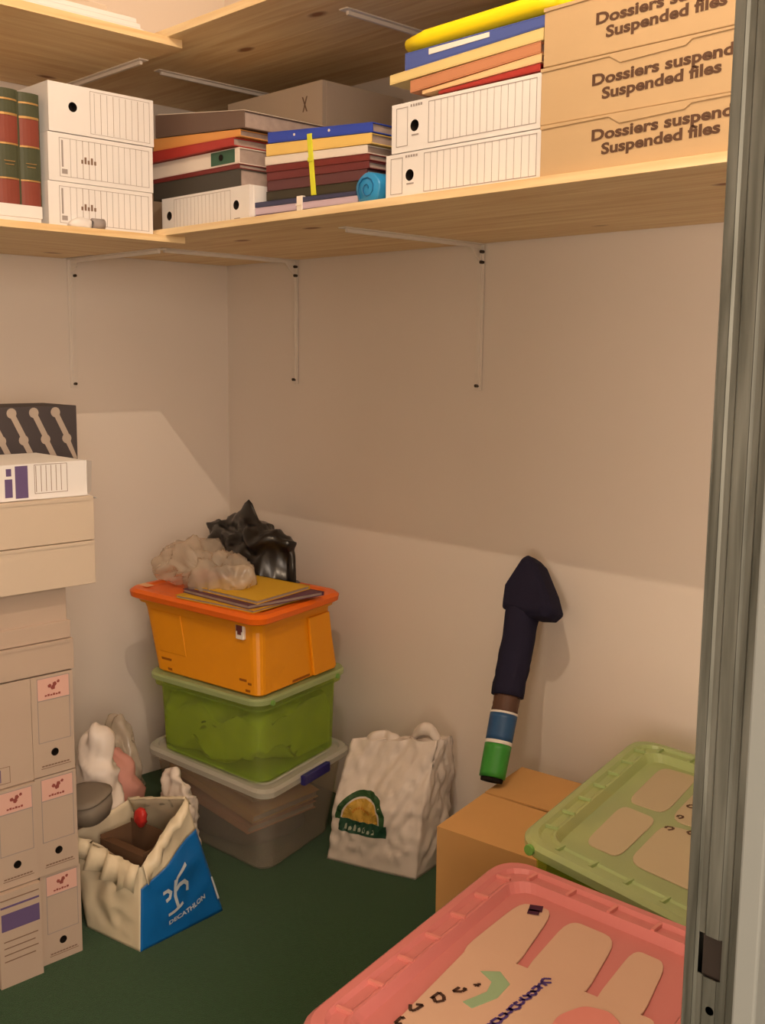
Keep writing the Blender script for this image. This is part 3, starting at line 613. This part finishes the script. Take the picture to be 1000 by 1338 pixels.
def decal(g, side, u0, u1, k0, k1, out=.0012, mi=0):
    g.add([wallpt(u0, k0, out, side), wallpt(u1, k0, out, side), wallpt(u1, k1, out, side), wallpt(u0, k1, out, side)], [(0, 1, 2, 3)], mi)
def slab(side, u0, u1, k0, k1, out, m, name):
    g = G(); g.hexa([wallpt(u0, k0, 0, side), wallpt(u1, k0, 0, side), wallpt(u1, k1, 0, side), wallpt(u0, k1, 0, side), wallpt(u0, k0, out, side), wallpt(u1, k0, out, side), wallpt(u1, k1, out, side), wallpt(u0, k1, out, side)]); g.build(name, m, yb, bevel=.002)
slab('R', .63, .88, .03, .80, .009, m_yb, 'rib'); slab('F', .12, .36, .28, .80, .003, m_yb, 'rib')
slab('F', .80, .855, .70, .93, .010, m_strapw, 'sticker')
g = G(); decal(g, 'F', .806, .85, .80, .90, .0108); decal(g, 'F', .815, .842, .76, .80, .0108, 0); g.build('sticker_print', MC['maroon'], yb)
g = G(); decal(g, 'F', .80, .86, .17, .20); decal(g, 'F', .87, .90, .14, .17); decal(g, 'F', .85, .89, .05, .08); decal(g, 'F', .12, .22, .17, .20); decal(g, 'F', .16, .20, .05, .08); decal(g, 'R', .40, .60, .04, .07)
g.build('moulded_marks', mat('mark_brown', S(150, 84, 10), .5, .3), yb)
p = [pt_on(ry, u, v, .0125) for u, v in ((.02, .10), (.10, .10), (.10, .17), (.02, .17))]
g = G(); q = [x+Vector((0, 0, .001)) for x in p]; g.hexa(p+q); g.build('lid_label', mat('lid_sticker', S(246, 190, 140), .5, .3), yb)

# content of the see-through bins
def fit(c, r, **k): return None
def in_bin(q, p):      # keep the cloth inside the slightly skewed bin
    ex = Vector((.99, .13)); ey = Vector((-.22, .975)); det = ex.x*ey.y-ex.y*ey.x
    u = (q.x*ey.y-q.y*ey.x)/det*1.15; v = (q.y*ex.x-q.x*ex.y)/det*1.15
    u = max(-.178, min(.178, u)); v = max(-.150, min(.150, v)); return Vector((u*ex.x+v*ey.x, u*ex.y+v*ey.y, min(q.z, .085)))
crumple('lime_cloth', 'bunched lime green cloth inside the green see-through bin', 'cloth', (.528, -.334, .245), (.205, .175, .072), m_lime, 11, .75, 5, fold=1.1, fn=in_bin)
gp = 'folders inside the clear bin'
def slant(label, c, s_, rot, m, name='folder', cat='folder'):
    t = thing(name, label, cat, c, 0, gp); t.rotation_euler = [R(a) for a in rot]
    G().box(-s_[0]/2, s_[0]/2, -s_[1]/2, s_[1]/2, 0, .002).box(-s_[0]/2, s_[0]/2, -s_[1]/2, s_[1]/2, s_[2]-.002, s_[2]).box(-s_[0]/2, s_[0]/2, -s_[1]/2, -s_[1]/2+.002, 0, s_[2]).build('cover', m, t)
    G().box(-s_[0]/2+.004, s_[0]/2-.004, -s_[1]/2+.004, s_[1]/2-.006, .002, s_[2]-.002).build('pages', m_pages, t)
slant('beige folder slanting inside the clear bin, topmost', (.50, -.33, .168), (.34, .22, .012), (0, 7, 3), m_beige)
slant('brown folder lying lower inside the clear bin', (.50, -.33, .120), (.35, .24, .022), (0, 9, 4), m_kraft2)
slant('pinkish folder deep inside the clear bin', (.49, -.33, .080), (.35, .24, .02), (0, 6, 2), MC['terracotta'])
crumple('dark_cloth_bundle', 'dark bundled cloth on the floor of the clear bin', 'cloth', (.50, -.325, .006), (.19, .14, .036), m_darkstuff, 5, .2, 4)

# loose folders on the yellow bin
gp = 'loose folders on the yellow bin'
def sheet_folder(label, pts, z, th, m):
    t = thing('folder', label, 'folder', (0, 0, 0), 0, gp)
    c = [Vector((x, y, z)) for x, y in pts]; g = G()
    mid = sum(c, Vector())/4; cc = [p.lerp(mid, .02) for p in c]; U = Vector((0, 0, 1))
    def sl(cs, a, b): g.hexa([p+U*a for p in cs]+[p+U*b for p in cs])
    sl(c, 0, .0016); sl(c, th-.0016, th)
    g.hexa([c[3], c[3].lerp(c[0], .02), c[2].lerp(c[1], .02), c[2]]+[p+U*th for p in (c[3], c[3].lerp(c[0], .02), c[2].lerp(c[1], .02), c[2])])
    g.build('cover', m, t); g = G(); sl(cc, .0017, th-.0017); g.build('pages', m_pages, t)
zf = .6585
sheet_folder('lowest yellow folder of the loose pile on the orange lid', [(.44, -.50), (.715, -.455), (.67, -.235), (.40, -.275)], zf, .008, MC['foldyellow'])
sheet_folder('purple folder fanned out to the right beneath the top yellow folder', [(.43, -.47), (.70, -.46), (.705, -.215), (.43, -.25)], zf+.0085, .010, MC['foldpurple'])
sheet_folder('top yellow folder on the orange bin lid', [(.46, -.455), (.71, -.44), (.66, -.225), (.42, -.25)], zf+.019, .010, MC['foldyellow'])
# clear plastic bag and black bag
crumple('clear_plastic_bag', 'crumpled clear plastic bag on the orange lid, in front of the black bag', 'bag', (.395, -.375, .6555), (.185, .070, .060), m_clear_b, 21, .62, 5, fold=1.5,
        fn=lambda q, p: Vector((q.x, q.y, q.z*(1.1-.75*max(0, -p.x-.2)))))
def bb(q, p):
    q = q.copy()
    if p.z > 0: q.z += math.exp(-((p.x-.05)**2+(p.y+.1)**2)/.018)*.055-.024*math.exp(-((p.x-.38)**2)/.02)
    if p.x > .35 and p.z < 0: q.z -= (p.x-.35)*.20; 
    if p.x < 0 and p.z < 0: q.z -= p.x*.02
    return q
crumple('black_bag', 'crumpled black bin bag on the bin tower against the corner', 'bag', (.318, -.165, .659), (.205, .062, .094), m_black_b, 33, .50, 5, flat=True, fold=1.3, fn=bb)
# ---------------------------------------------------------------- white carrier bag with the green arch logo
c0 = Vector((.815, -.300, 0)); c1 = Vector((1.052, -.215, 0)); c2 = Vector((1.020, -.065, 0)); c3 = Vector((.83, -.10, 0))
def bagS(u, v, hgt=.335):     # u around (0..1 front, 1..1.6 right, 1.6..2.6 back, 2.6..3.2 left), v height 0..1
    lean = Vector((.012, .035, 0))*v
    top = 1-.22*max(0, v-.55)/.45
    cs = [c0, c1, c2, c3]; mid = (c0+c1+c2+c3)/4
    seg = [(0, 1, 0, 1), (1, 1.6, 1, 2), (1.6, 2.6, 2, 3), (2.6, 3.2, 3, 0)]
    u = u % 3.2
    for a, b, i, j in seg:
        if a <= u <= b: k = (u-a)/(b-a); p = cs[i].lerp(cs[j], k); bul = math.sin(math.pi*k); e = (cs[j]-cs[i]).normalized(); n = Vector((e.y, -e.x, 0)); break
    dep = 1-.65*max(0, v-.5)/.5            # front/back come together towards the top
    p = p.copy(); q = p-mid; ax = (c1-c0).normalized(); ay = Vector((-ax.y, ax.x, 0))
    p = mid+ax*q.dot(ax)*(1-.05*v)+ay*q.dot(ay)*dep
    bulge = .014*bul*math.sin(math.pi*min(1, v*1.1+.08))
    cr = .016*nz((u*1.3, v*1.2, 0), 3.0, 5)+.011*abs(nz((u*2+v, v*1.5, 1), 5.0, 9))-.011*abs(nz((u*4-v*3, v, 2), 2.2, 4))+.004*nz((u, v, 3), 14, 2)
    fade = min(1, v*6)
    p = p+n*(bulge+cr*fade)+lean
    edge = 1-.05*(abs(.5-min(1, max(0, u)))*2)**3 if u <= 1 else 1
    z = hgt*v*(.90+.10*(k if i == 0 else 1 if i == 1 else 1-k if i == 2 else 0))
    z += .006*nz((u*3, 0, 7), 2, 1)*v
    return Vector((p.x, p.y, z)), n
t = thing('carrier_bag', 'white carrier bag with a green arch and yellow sun logo, against the back wall', 'bag', (0, 0, 0))
g = G(); NU, NV = 112, 40
loops = [[bagS(3.2*j/NU, i/NV)[0] for j in range(NU)] for i in range(NV+1)]
g.loft(loops, True, False)
g.build('sack', m_bag_w, t, smooth=True)
def bag_handle(u0, u1, hgt, name='handle', dip=.0):
    g = G(); P_ = []
    for k in range(13):
        s_ = k/12; pa, n = bagS(u0+(u1-u0)*s_, .985); arch = math.sin(math.pi*s_)**.55
        wob = .006*nz((s_*3, u0, 0), 2, 3)
        P_.append((pa+Vector((0, .02, hgt*arch)), pa+Vector((0, .02, max(-.03, hgt*arch-.036+dip*arch))), wob))
    fr = [p+Vector((w_, w_-.008, 0)) for p, q, w_ in P_]; lo_ = [q+Vector((w_, w_-.016, 0)) for p, q, w_ in P_]; lb = [q+Vector((w_, w_+.012, 0)) for p, q, w_ in P_]; bk = [p+Vector((w_, w_+.008, .002)) for p, q, w_ in P_]
    g.loft([list(x) for x in zip(fr, lo_, lb, bk)], True, True); g.build(name, m_bag_w, t, smooth=True, sub=1)
bag_handle(.10, .52, .030); bag_handle(.62, 1.0, .052)
# gathered top between the handles closing the mouth
g = G(); mouth = [bagS(3.2*j/NU, 1)[0] for j in range(NU)]; mc = sum(mouth, Vector())/NU
g.loft([mouth, [p.lerp(mc, .5)+Vector((0, 0, .004+.01*nz(p, 30, 2))) for p in mouth], [p.lerp(mc, .92)+Vector((0, 0, -.012)) for p in mouth]], False, True); g.build('gathered_mouth', m_bag_w, t, smooth=True)
def onbag(u, v, off=.0018): p, n = bagS(u, v); return p+n*off
def ring2d(g, cu, cv, a0, a1, r0_, r1_, ru, n=24, m_=3, mi=0, off=.0018, ky=1.0):
    vs = []
    for i in range(m_+1):
        for j in range(n+1):
            a = R(a0+(a1-a0)*j/n); rr = r0_+(r1_-r0_)*i/m_; vs.append(onbag(cu+ru*rr*math.cos(a), cv+ky*rr*math.sin(a), off))
    g.add(vs, [(i*(n+1)+j, i*(n+1)+j+1, (i+1)*(n+1)+j+1, (i+1)*(n+1)+j) for i in range(m_) for j in range(n)], mi)
g = G(); CU, CV = .335, .39
ring2d(g, CU, CV, -5, 185, .20, .25, 1.2, mi=0, ky=.95); ring2d(g, CU, CV, 0, 180, .004, .185, 1.2, m_=6, mi=1, off=.0016, ky=.95)
vs = [onbag(CU-.24+.56*j/20, CV-.105+.105*i/4, .0022) for i in range(5) for j in range(21)]
g.add(vs, [(i*21+j, i*21+j+1, (i+1)*21+j+1, (i+1)*21+j) for i in range(4) for j in range(20)], 2)
for k in range(7):      # illegible pale lettering on the band
    u_ = CU-.17+.055*k; hgt_ = (.05, .035, .055, .04, .05, .03, .045)[k]
    g.add([onbag(u_+a*.036, CV-.085+b*hgt_, .003) for a, b in ((0, 0), (.9, .1), (1, .5), (.6, 1), (.1, .8))], [(0, 1, 2, 3, 4)], 3)
for k in range(9): a = R(20+k*18); u_, v_ = CU+.09*1.1*math.cos(a), CV+.05+.07*math.sin(a)*.8; g.add([onbag(u_+.014*math.cos(q), v_+.012*math.sin(q), .003) for q in (0, 1.5, 3, 4.6)], [(0, 1, 2, 3)], 4)
g.build('printed_logo', [m_logo_g, m_logo_y, m_logo_g2, m_logo_l, mat('logo_orange', S(196, 130, 50), .5, .3)], t)

# ---------------------------------------------------------------- open bag with blue print (left foreground)
t = thing('carrier_bag', 'open cream carrier bag with a blue printed front, beside the left box stack', 'bag', (0, 0, 0))
BL = Vector((.868, -.888, .0)); BR = Vector((.846, -.652, .0)); TR = Vector((.835, -.742, .298)); TL = Vector((.852, -.872, .185))
LB = Vector((.695, -.92, .0)); LT = Vector((.640, -.925, .205)); KB = Vector((.62, -.66, .0)); KT = Vector((.62, -.76, .235))
def patch(A, B, Cc, D, nu, nv, amp, seed, out, fsc=7, u0=0, u1=1, v0=0, v1=1, off=0, pin=True):
    n0 = (B-A).cross(D-A).normalized(); n0 = n0 if n0.dot(out) > 0 else -n0; pts = []
    for i in range(nv+1):
        for j in range(nu+1):
            u = u0+(u1-u0)*j/nu; v = v0+(v1-v0)*i/nv
            p = A*(1-u)*(1-v)+B*u*(1-v)+Cc*u*v+D*(1-u)*v
            e = (min(1, 8*u*(1-u))*min(1, 6*v)) if pin else 1
            k = amp*(nz(p, fsc, seed)+.5*nz(p, fsc*2.3, seed+1)-.5*abs(nz(p, fsc*1.7, seed+3)))
            pts.append(p+n0*(k*e+off+.012*math.sin(math.pi*u)*math.sin(math.pi*v)))
    return pts, [(i*(nu+1)+j, i*(nu+1)+j+1, (i+1)*(nu+1)+j+1, (i+1)*(nu+1)+j) for i in range(nv) for j in range(nu)]
ox = Vector((1, 0, 0)); oy = Vector((0, -1, 0))
v_, f_ = patch(BL, BR, TR, TL, 24, 24, .012, 3, ox, v1=.74); G().add(v_, f_).build('blue_front', m_bag_bl, t, smooth=True, solid=.0006)
v_, f_ = patch(BL, BR, TR, TL, 24, 10, .012, 3, ox, v0=.74, v1=1); G().add(v_, f_).build('white_border', m_bag_c, t, smooth=True, solid=.0006)
v_, f_ = patch(LB, BL, TL, LT, 28, 28, .013, 8, oy, fsc=10); G().add(v_, f_).build('side_panel', m_bag_c, t, smooth=True, solid=.0006)
v_, f_ = patch(KB, BR, TR, KT, 16, 16, .012, 5, Vector((0, 1, 0))); G().add(v_, f_).build('back_panel', m_bag_c, t, smooth=True, solid=.0006)
v_, f_ = patch(LB, KB, KT, LT, 16, 16, .012, 6, -ox); G().add(v_, f_).build('rear_panel', m_bag_c, t, smooth=True, solid=.0006)
# folded-over rim
def rim_strip(A, B, drop, outv, seed, name='folded_rim', drop2=None, wv=.01):
    g = G(); n = 22; rows = []
    for j in range(n+1):
        s_ = j/n; p = A.lerp(B, s_); dd = drop+(0 if drop2 is None else (drop2-drop)*s_); dd *= 1+.45*nz((s_*4, seed, 0), 2, seed)
        wob = wv*nz((s_*5, seed, 1), 2, seed)
        rows.append([p+outv*(-.004), p+Vector((0, 0, .006))+outv*wob, p+outv*(.010+wob)+Vector((0, 0, -dd*.4)), p+outv*(.016+wob*1.6)+Vector((0, 0, -dd))])
    vs = [q for r_ in rows for q in r_]; g.add(vs, [(a*4+b, a*4+b+1, (a+1)*4+b+1, (a+1)*4+b) for a in range(n) for b in range(3)]); g.build(name, m_bag_c, t, smooth=True, solid=.0008)
rim_strip(LT+Vector((-.01, -.0, .0)), TL+Vector((0, -.006, 0)), .030, oy, 3, drop2=.055, wv=.02)
rim_strip(TL+Vector((.004, 0, 0)), TR+Vector((.004, 0, 0)), .030, ox, 5, drop2=.012)
rim_strip(KT, TR, .02, Vector((0, 1, 0)), 7)
n0 = (BR-BL).cross(TL-BL).normalized(); n0 = n0 if n0.x > 0 else -n0
def onfront(u, v, off=.0022):
    p = BL*(1-u)*(1-v)+BR*u*(1-v)+TR*u*v+TL*(1-u)*v; e = min(1, 8*u*(1-u))*min(1, 6*v)
    k = .012*(nz(p, 7, 3)+.5*nz(p, 16.1, 4)-.5*abs(nz(p, 11.9, 6))); return p+n0*(k*e+off+.012*math.sin(math.pi*u)*math.sin(math.pi*v))
g = G()
def stroke(pts, w_):
    vs = []; n = len(pts)
    for i, (u, v) in enumerate(pts):
        a = pts[max(0, i-1)]; b = pts[min(n-1, i+1)]; dx, dy = b[0]-a[0], (b[1]-a[1]); l = math.hypot(dx, dy); nx_, ny_ = -dy/l*w_, dx/l*w_
        vs += [onfront(u+nx_, v+ny_), onfront(u-nx_, v-ny_)]
    g.add(vs, [(2*i, 2*i+1, 2*i+3, 2*i+2) for i in range(n-1)])
stroke([(.68, .60), (.60, .585), (.50, .56), (.47, .50)], .017)
stroke([(.47, .56), (.46, .48), (.45, .40), (.46, .32), (.47, .28)], .018)
stroke([(.30, .50), (.36, .50), (.40, .46), (.38, .41), (.33, .40)], .020)
stroke([(.45, .44), (.52, .48), (.60, .47), (.65, .42), (.63, .36)], .022)
stroke([(.34, .245), (.42, .25), (.50, .27), (.54, .285)], .016)
map_text(g, 'DECATHLON', .075, lambda x, y: tuple(onfront(.34+x, .135+y*.8+x*.10)), .002, .50)
g.build('printed_emblem', m_prt_w, t)
v_, f_ = patch(BL, BR, TR, TL, 2, 6, 0, 3, ox, u0=.975, u1=1.0, v0=.12, v1=.32, off=.003); G().add(v_, f_).build('edge_print', m_prt_w, t)

# things in and around that bag
tt = thing('open_carton', 'brown open carton inside the blue-printed bag', 'box', (.745, -.815, .075), R(8))
G().box(-.075, .075, -.045, .045, 0, .002).box(-.075, .075, -.045, -.043, 0, .115).box(-.075, .075, .043, .045, 0, .135).box(-.075, -.073, -.045, .045, 0, .125).box(.073, .075, -.045, .045, 0, .125).build('shell', m_brown_in, tt)
G().hexa([(-.075, -.046, .115), (.075, -.046, .115), (.075, -.01, .105), (-.075, -.01, .105), (-.075, -.046, .117), (.075, -.046, .117), (.075, -.01, .107), (-.075, -.01, .107)]).build('flap', m_brown_in, tt)
for o in tt.children: pass
crumple('white_wrapper', 'crumpled white wrapping sticking out at the back of the blue-printed bag', 'bag', (.590, -.605, .0), (.070, .030, .142), m_bag_w, 44, .7, 5, fold=1.0)
tb = thing('grey_tub', 'grey plastic tub lying tilted on the left edge of the blue-printed bag', 'tub', (.645, -.885, .262)); tb.rotation_euler = (R(12), R(-6), R(20))
g = G(); n = 24
rr = lambda a_, b_, z: [(a_*math.copysign(abs(math.cos(t_))**.7, math.cos(t_)), b_*math.copysign(abs(math.sin(t_))**.7, math.sin(t_)), z) for t_ in [2*math.pi*k/n for k in range(n)]]
g.loft([rr(.030, .025, -.032), rr(.046, .04, -.028), rr(.056, .05, -.005), rr(.060, .053, .024), rr(.057, .05, .024), rr(.052, .046, -.004), rr(.04, .035, -.025)]); g.build('shell', m_bowl, tb, smooth=True)
g = G(); g.loft([rr(.060, .053, .0245), rr(.062, .055, .0245), rr(.062, .055, .030), rr(.04, .035, .034)]); g.build('lid', m_bowl, tb, smooth=True)
crumple('red_wrapper', 'small red wrapper between the grey tub and the white wrapping', 'wrapper', (.715, -.785, .205), (.018, .014, .026), m_redp, 4, .5, 3)
crumple('white_plastic_bag', 'knotted white plastic bag standing behind the grey tub by the box stack', 'bag', (.530, -.790, 0), (.070, .045, .225), m_bag_w, 52, .75, 5, fold=.9, fn=lambda q, p: Vector((q.x*(1-.35*max(0, p.z)), q.y*(1-.3*max(0, p.z)), q.z)))
crumple('pink_cloth', 'pinkish cloth bundle behind the white plastic bag', 'cloth', (.43, -.685, 0), (.055, .04, .16), m_pinkc, 61, .6, 4)
crumple('clear_plastic_bag', 'thin clear plastic bag standing by the left wall', 'bag', (.31, -.60, 0), (.070, .055, .195), m_clear_b, 71, .6, 5, fold=1.0, fn=lambda q, p: q*(1 if p.z < 0 else 1-.45*p.z) if False else Vector((q.x*(1-.5*max(0, p.z)), q.y*(1-.5*max(0, p.z)), q.z)))
crumple('white_plastic_bag', 'flattened white plastic bag on the floor between box stack and blue-printed bag', 'bag', (.625, -.950, 0), (.055, .014, .105), m_bag_c, 81, .5, 5, fold=1.0)

# ---------------------------------------------------------------- cardboard box on the floor
t = thing('cardboard_box', 'plain brown cardboard box on the floor by the back wall', 'box')
cb = [Vector((1.400, -.520, 0)), Vector((1.652, -.490, 0)), Vector((1.575, -.112, 0)), Vector((1.318, -.142, 0))]; HB = .348; U = Vector((0, 0, 1))
for i, nm in enumerate(('front', 'right', 'back', 'left')):
    a, b = cb[i], cb[(i+1) % 4]; e = (b-a).normalized(); n_ = Vector((-e.y, e.x, 0))*.004
    G().hexa([a, b, b+n_, a+n_, a+U*HB, b+U*HB, b+n_+U*HB, a+n_+U*HB]).build('side_panel', m_kraft2, t)
G().hexa([*cb, *[p+U*.004 for p in cb]]).build('bottom_panel', m_kraft2, t)
mL = cb[0].lerp(cb[3], .52); mR = cb[1].lerp(cb[2], .52)
def flap(a, b, c, d, z, nm='top_flap'): G().hexa([a+U*z[0], b+U*z[1], c+U*z[2], d+U*z[3], a+U*(z[0]+.004), b+U*(z[1]+.004), c+U*(z[2]+.004), d+U*(z[3]+.004)]).build(nm, m_kraft2, t)
flap(cb[0], cb[1], mR, mL, (HB, HB, HB+.001, HB+.001)); e_ = (cb[3]-cb[0]).normalized()*.003
flap(mL+e_, mR+e_, cb[2], cb[3], (HB+.002, HB+.008, HB+.001, HB))
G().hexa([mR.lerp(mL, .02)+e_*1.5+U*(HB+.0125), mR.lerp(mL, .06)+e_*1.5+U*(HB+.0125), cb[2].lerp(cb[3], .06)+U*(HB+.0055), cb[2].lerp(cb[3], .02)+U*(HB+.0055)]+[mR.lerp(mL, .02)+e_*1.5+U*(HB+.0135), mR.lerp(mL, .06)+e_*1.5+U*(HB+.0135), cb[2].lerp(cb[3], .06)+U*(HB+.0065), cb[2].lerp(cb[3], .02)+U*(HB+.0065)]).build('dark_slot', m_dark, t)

# ---------------------------------------------------------------- rolled parasol leaning on the wall
t = thing('folded_parasol', 'navy sleeved folded parasol leaning on the back wall, standing on the cardboard box', 'parasol')
A = Vector((1.345, -.285, HB+.016)); B = Vector((1.268, -.072, .775)); d = (B-A).normalized()
side = d.cross(Vector((0, 1, 0))).normalized(); nrm = side.cross(d)
def seg(s0, s1, r0_, r1_, nm, m, n=20, wr=.0, steps=6, seed=1):
    g = G(); loops = []
    for i in range(steps+1):
        k = i/steps; c = A+d*(s0+(s1-s0)*k); r_ = r0_+(r1_-r0_)*k
        loops.append([c+(side*math.cos(a)+nrm*math.sin(a)*.85)*r_*(1+wr*nz((math.cos(a)*2, math.sin(a)*2, s0*10+k*3), 2, seed)) for a in [2*math.pi*j/n for j in range(n)]])
    g.loft(loops); return g.build(nm, m, t, smooth=True)
L0 = (B-A).length
seg(.000, .008, .026, .027, 'end_cap', m_dark); seg(.009, .082, .031, .032, 'green_sleeve', m_lblg); seg(.0825, .090, .0325, .0325, 'sleeve_edge', m_strapw)
seg(.0905, .150, .032, .033, 'blue_sleeve', m_lblb); seg(.1505, .155, .0335, .0335, 'sleeve_edge', m_strapw)
seg(.1555, .192, .031, .032, 'sleeve_collar', MC['brown'], wr=.05); seg(.1925, L0-.02, .038, .043, 'cloth_sleeve', m_navy, wr=.12, steps=20)
g = G()   # folded-over pointed top
def P3(a, b, c=0): return A+d*a+side*b+nrm*c
tip = [(L0-.075, -.046), (L0-.020, -.050), (L0+.050, -.010), (L0+.056, .004), (L0+.035, .030), (L0-.035, .078), (L0-.082, .102), (L0-.098, .085), (L0-.095, .045)]
sg = 1 if (A+side).x > A.x else -1
lo_ = [P3(a, b*sg, 0) for a, b in tip]; ce = P3(L0-.02, .012*sg, 0)
def ringk(k, h): return [ce.lerp(p, k)+nrm*h for p in lo_]
g.loft([ringk(.82, -.036), ringk(1, -.022), ringk(1.02, 0), ringk(1, .022), ringk(.8, .038), ringk(.4, .045)]); g.build('folded_top', m_navy, t, bevel=.006)
pa, pb = P3(L0-.052, -.048*sg, 0), P3(L0-.072, .045*sg, 0)

# ---------------------------------------------------------------- green and pink lidded bins, right foreground
gr = 'lidded storage bins at the right'
def poly_panel(pts, z, th, name, m, par, zfn=None):
    g = G(); n = len(pts)
    zf_ = zfn or (lambda x, y: z)
    g.loft([[(x, y, zf_(x, y)) for x, y in pts], [(x, y, zf_(x, y)+th) for x, y in pts]]); return g.build(name, m, par, bevel=.0008)
def rounded(pts, r_=.3, n=4):
    out = []; N_ = len(pts)
    for i in range(N_):
        p0, p1, p2 = Vector(pts[i-1]), Vector(pts[i]), Vector(pts[(i+1) % N_]); a = p1.lerp(p0, min(.45, r_)); b = p1.lerp(p2, min(.45, r_))
        for k in range(n+1): s_ = k/n; out.append(tuple((a*(1-s_)**2+p1*2*s_*(1-s_)+b*s_*s_)))
    return out
def cells(rim, par, m, n0=14, d0=.006, d1=.018, sides=(3,)):
    """raised ribs crossing the lid channel"""
    c = [Vector(p) for p in rim]
    for s_ in range(4):
        a, b = c[s_], c[(s_+1) % 4]; e = (b-a); L_ = e.length; e.normalize(); n_ = Vector((-e.y, e.x, 0)); k = int(L_/.065)
        for i in range(1, k):
            p = a+e*(L_*i/k); z_ = Vector((0, 0, .0))
            q = [p+e*-.0025+n_*.019, p+e*.0025+n_*.019, p+e*.0025+n_*.042, p+e*-.0025+n_*.042]
            G().hexa([x+U*-.002 for x in q]+[x+U*.0035 for x in q]).build('lid_rib', m, par)
# green one (lid sits slightly crooked)
rgn = [(1.742, -.697, .50), (2.140, -.712, .478), (2.030, -.125, .490), (1.625, -.150, .506)]
gb = bin_('storage_bin', 'green-lidded see-through bin at the right, in front of the back wall', rgn, 0, m_gb, m_gl, inset=.03, r=.05, group=gr, deck=.014)
cells(rgn, gb, m_gl)
def zg(x, y): # deck height
    u = (x-1.68)/.4; return .502-.02*u-.014+.0005
pn = lambda pts, nm='raised_panel': poly_panel(rounded(pts, .22), 0, .0025, nm, m_panelg, gb, zg)
pn([(1.722, -.215), (1.795, -.20), (1.838, -.395), (1.765, -.405)]); pn([(1.768, -.425), (1.842, -.425), (1.875, -.60), (1.808, -.60)]); pn([(1.858, -.43), (1.985, -.40), (2.03, -.60), (1.892, -.60)]); pn([(1.815, -.21), (1.93, -.21), (1.975, -.385), (1.855, -.41)])
g = G()
def scrib(pts, w_, zfn):
    for (a, b) in zip(pts, pts[1:]):
        dx, dy = b[0]-a[0], b[1]-a[1]; l = math.hypot(dx, dy) or 1; nx_, ny_ = -dy/l*w_, dx/l*w_
        q = [(a[0]+nx_, a[1]+ny_), (a[0]-nx_, a[1]-ny_), (b[0]-nx_, b[1]-ny_), (b[0]+nx_, b[1]+ny_)]
        g.add([(x, y, zfn(x, y)+.0028) for x, y in q], [(0, 1, 2, 3)])
def glyph(x_, y_, s_, w_, zfn):
    a0 = random.uniform(0, 6.28); pts = []
    for k in range(6): a0 += random.uniform(.7, 1.5); q_ = s_*random.uniform(.35, 1); pts.append((x_+q_*math.cos(a0)*.7, y_+q_*math.sin(a0)))
    scrib(pts, w_, zfn)
for ox_, oy_ in ((1.868, -.455), (1.860, -.40), (1.852, -.345), (1.845, -.29), (1.902, -.44), (1.895, -.385)):
    glyph(ox_+.004, oy_+.014, .013, .0024, zg)
g.build('handwriting', m_ink, gb)
p = pt_on(rgn, .075, -.004, -.006); G().tube([p, p+Vector((0, -.006, 0))], .009, 12).build('clip', bpy.data.materials['clip_green'], gb)
t2 = folder('sheaf of beige papers inside the green-lidded bin', 1.74, 2.02, -.56, .36, (.40, .455, .40, .455), 'cream', 'papers inside the bins', name='paper_sheaf', cat='papers')
# pink one
rp = [(1.880, -1.300, .50), (2.290, -1.255, .50), (2.195, -.742, .50), (1.772, -.762, .50)]
pb_ = bin_('storage_bin', 'pink-lidded bin with handwritten notes in the foreground', rp, 0, m_pl, m_pl, inset=.03, r=.05, group=gr, deck=.012)
cells(rp, pb_, m_plr)
zp = lambda x, y: .4885
pp = lambda pts, nm='raised_panel', m_=None, th=.003, rr_=.3: poly_panel(rounded(pts, rr_), 0, th, nm, m_ or m_panel, pb_, zp)
# comb-shaped pale panel: base sheet and three fingers
pp([(1.868, -.846), (1.918, -.832), (1.975, -1.0), (1.895, -1.02)], rr_=.25)
pp([(1.947, -.834), (2.025, -.830), (2.075, -.985), (1.987, -1.0)], rr_=.25)
pp([(2.055, -.835), (2.105, -.833), (2.150, -.970), (2.088, -.985)], rr_=.25)
pp([(1.895, -.99), (2.165, -.955), (2.195, -1.20), (1.955, -1.225)], 'label_sheet', None, .0032, .05)
g = G(); gpts = [(1.946, -1.03), (1.965, -1.012), (1.992, -1.025), (2.000, -1.06), (1.992, -1.10), (1.975, -1.098), (1.982, -1.06), (1.972, -1.038)]
poly_panel(gpts, 0, .0042, 'green_patch', mat('patch_green', S(140, 165, 128), .5, .3), pb_, zp)
pp([(2.075, -1.035), (2.085, -.995), (2.115, -.982), (2.142, -.995), (2.155, -1.035), (2.14, -1.075), (2.11, -1.088), (2.085, -1.07)], 'pink_disc', m_plr, .0048, .3)
g = G(); z4 = lambda x, y: .4885+.0012
for (x_, y_, s_) in ((1.952, -1.088, .011), (1.944, -1.122, .014), (1.960, -1.062, .008), (1.938, -1.16, .012), (1.945, -1.19, .010)):
    glyph(x_+s_*.4, y_+s_*.7, s_*1.1, .0024, z4)
g.build('handwriting', mat('ink_dark', S(70, 46, 36), .7, .2), pb_)
g = G()
for k in range(11):
    x_, y_ = 2.018-.0075*k*.55+.035*0, -.985-.0125*k
    x_ = 2.020+.0012*k; glyph(x_, y_, .010, .0020, z4)
g.build('purple_writing', mat('ink_purple', S(78, 58, 120), .7, .2), pb_)
g = G(); scrib([(1.888, -.852), (1.905, -.842)], .009, z4); scrib([(1.893, -.862), (1.908, -.854)], .007, z4); g.build('purple_blot', mat('ink_plum', S(66, 28, 50), .7, .2), pb_)
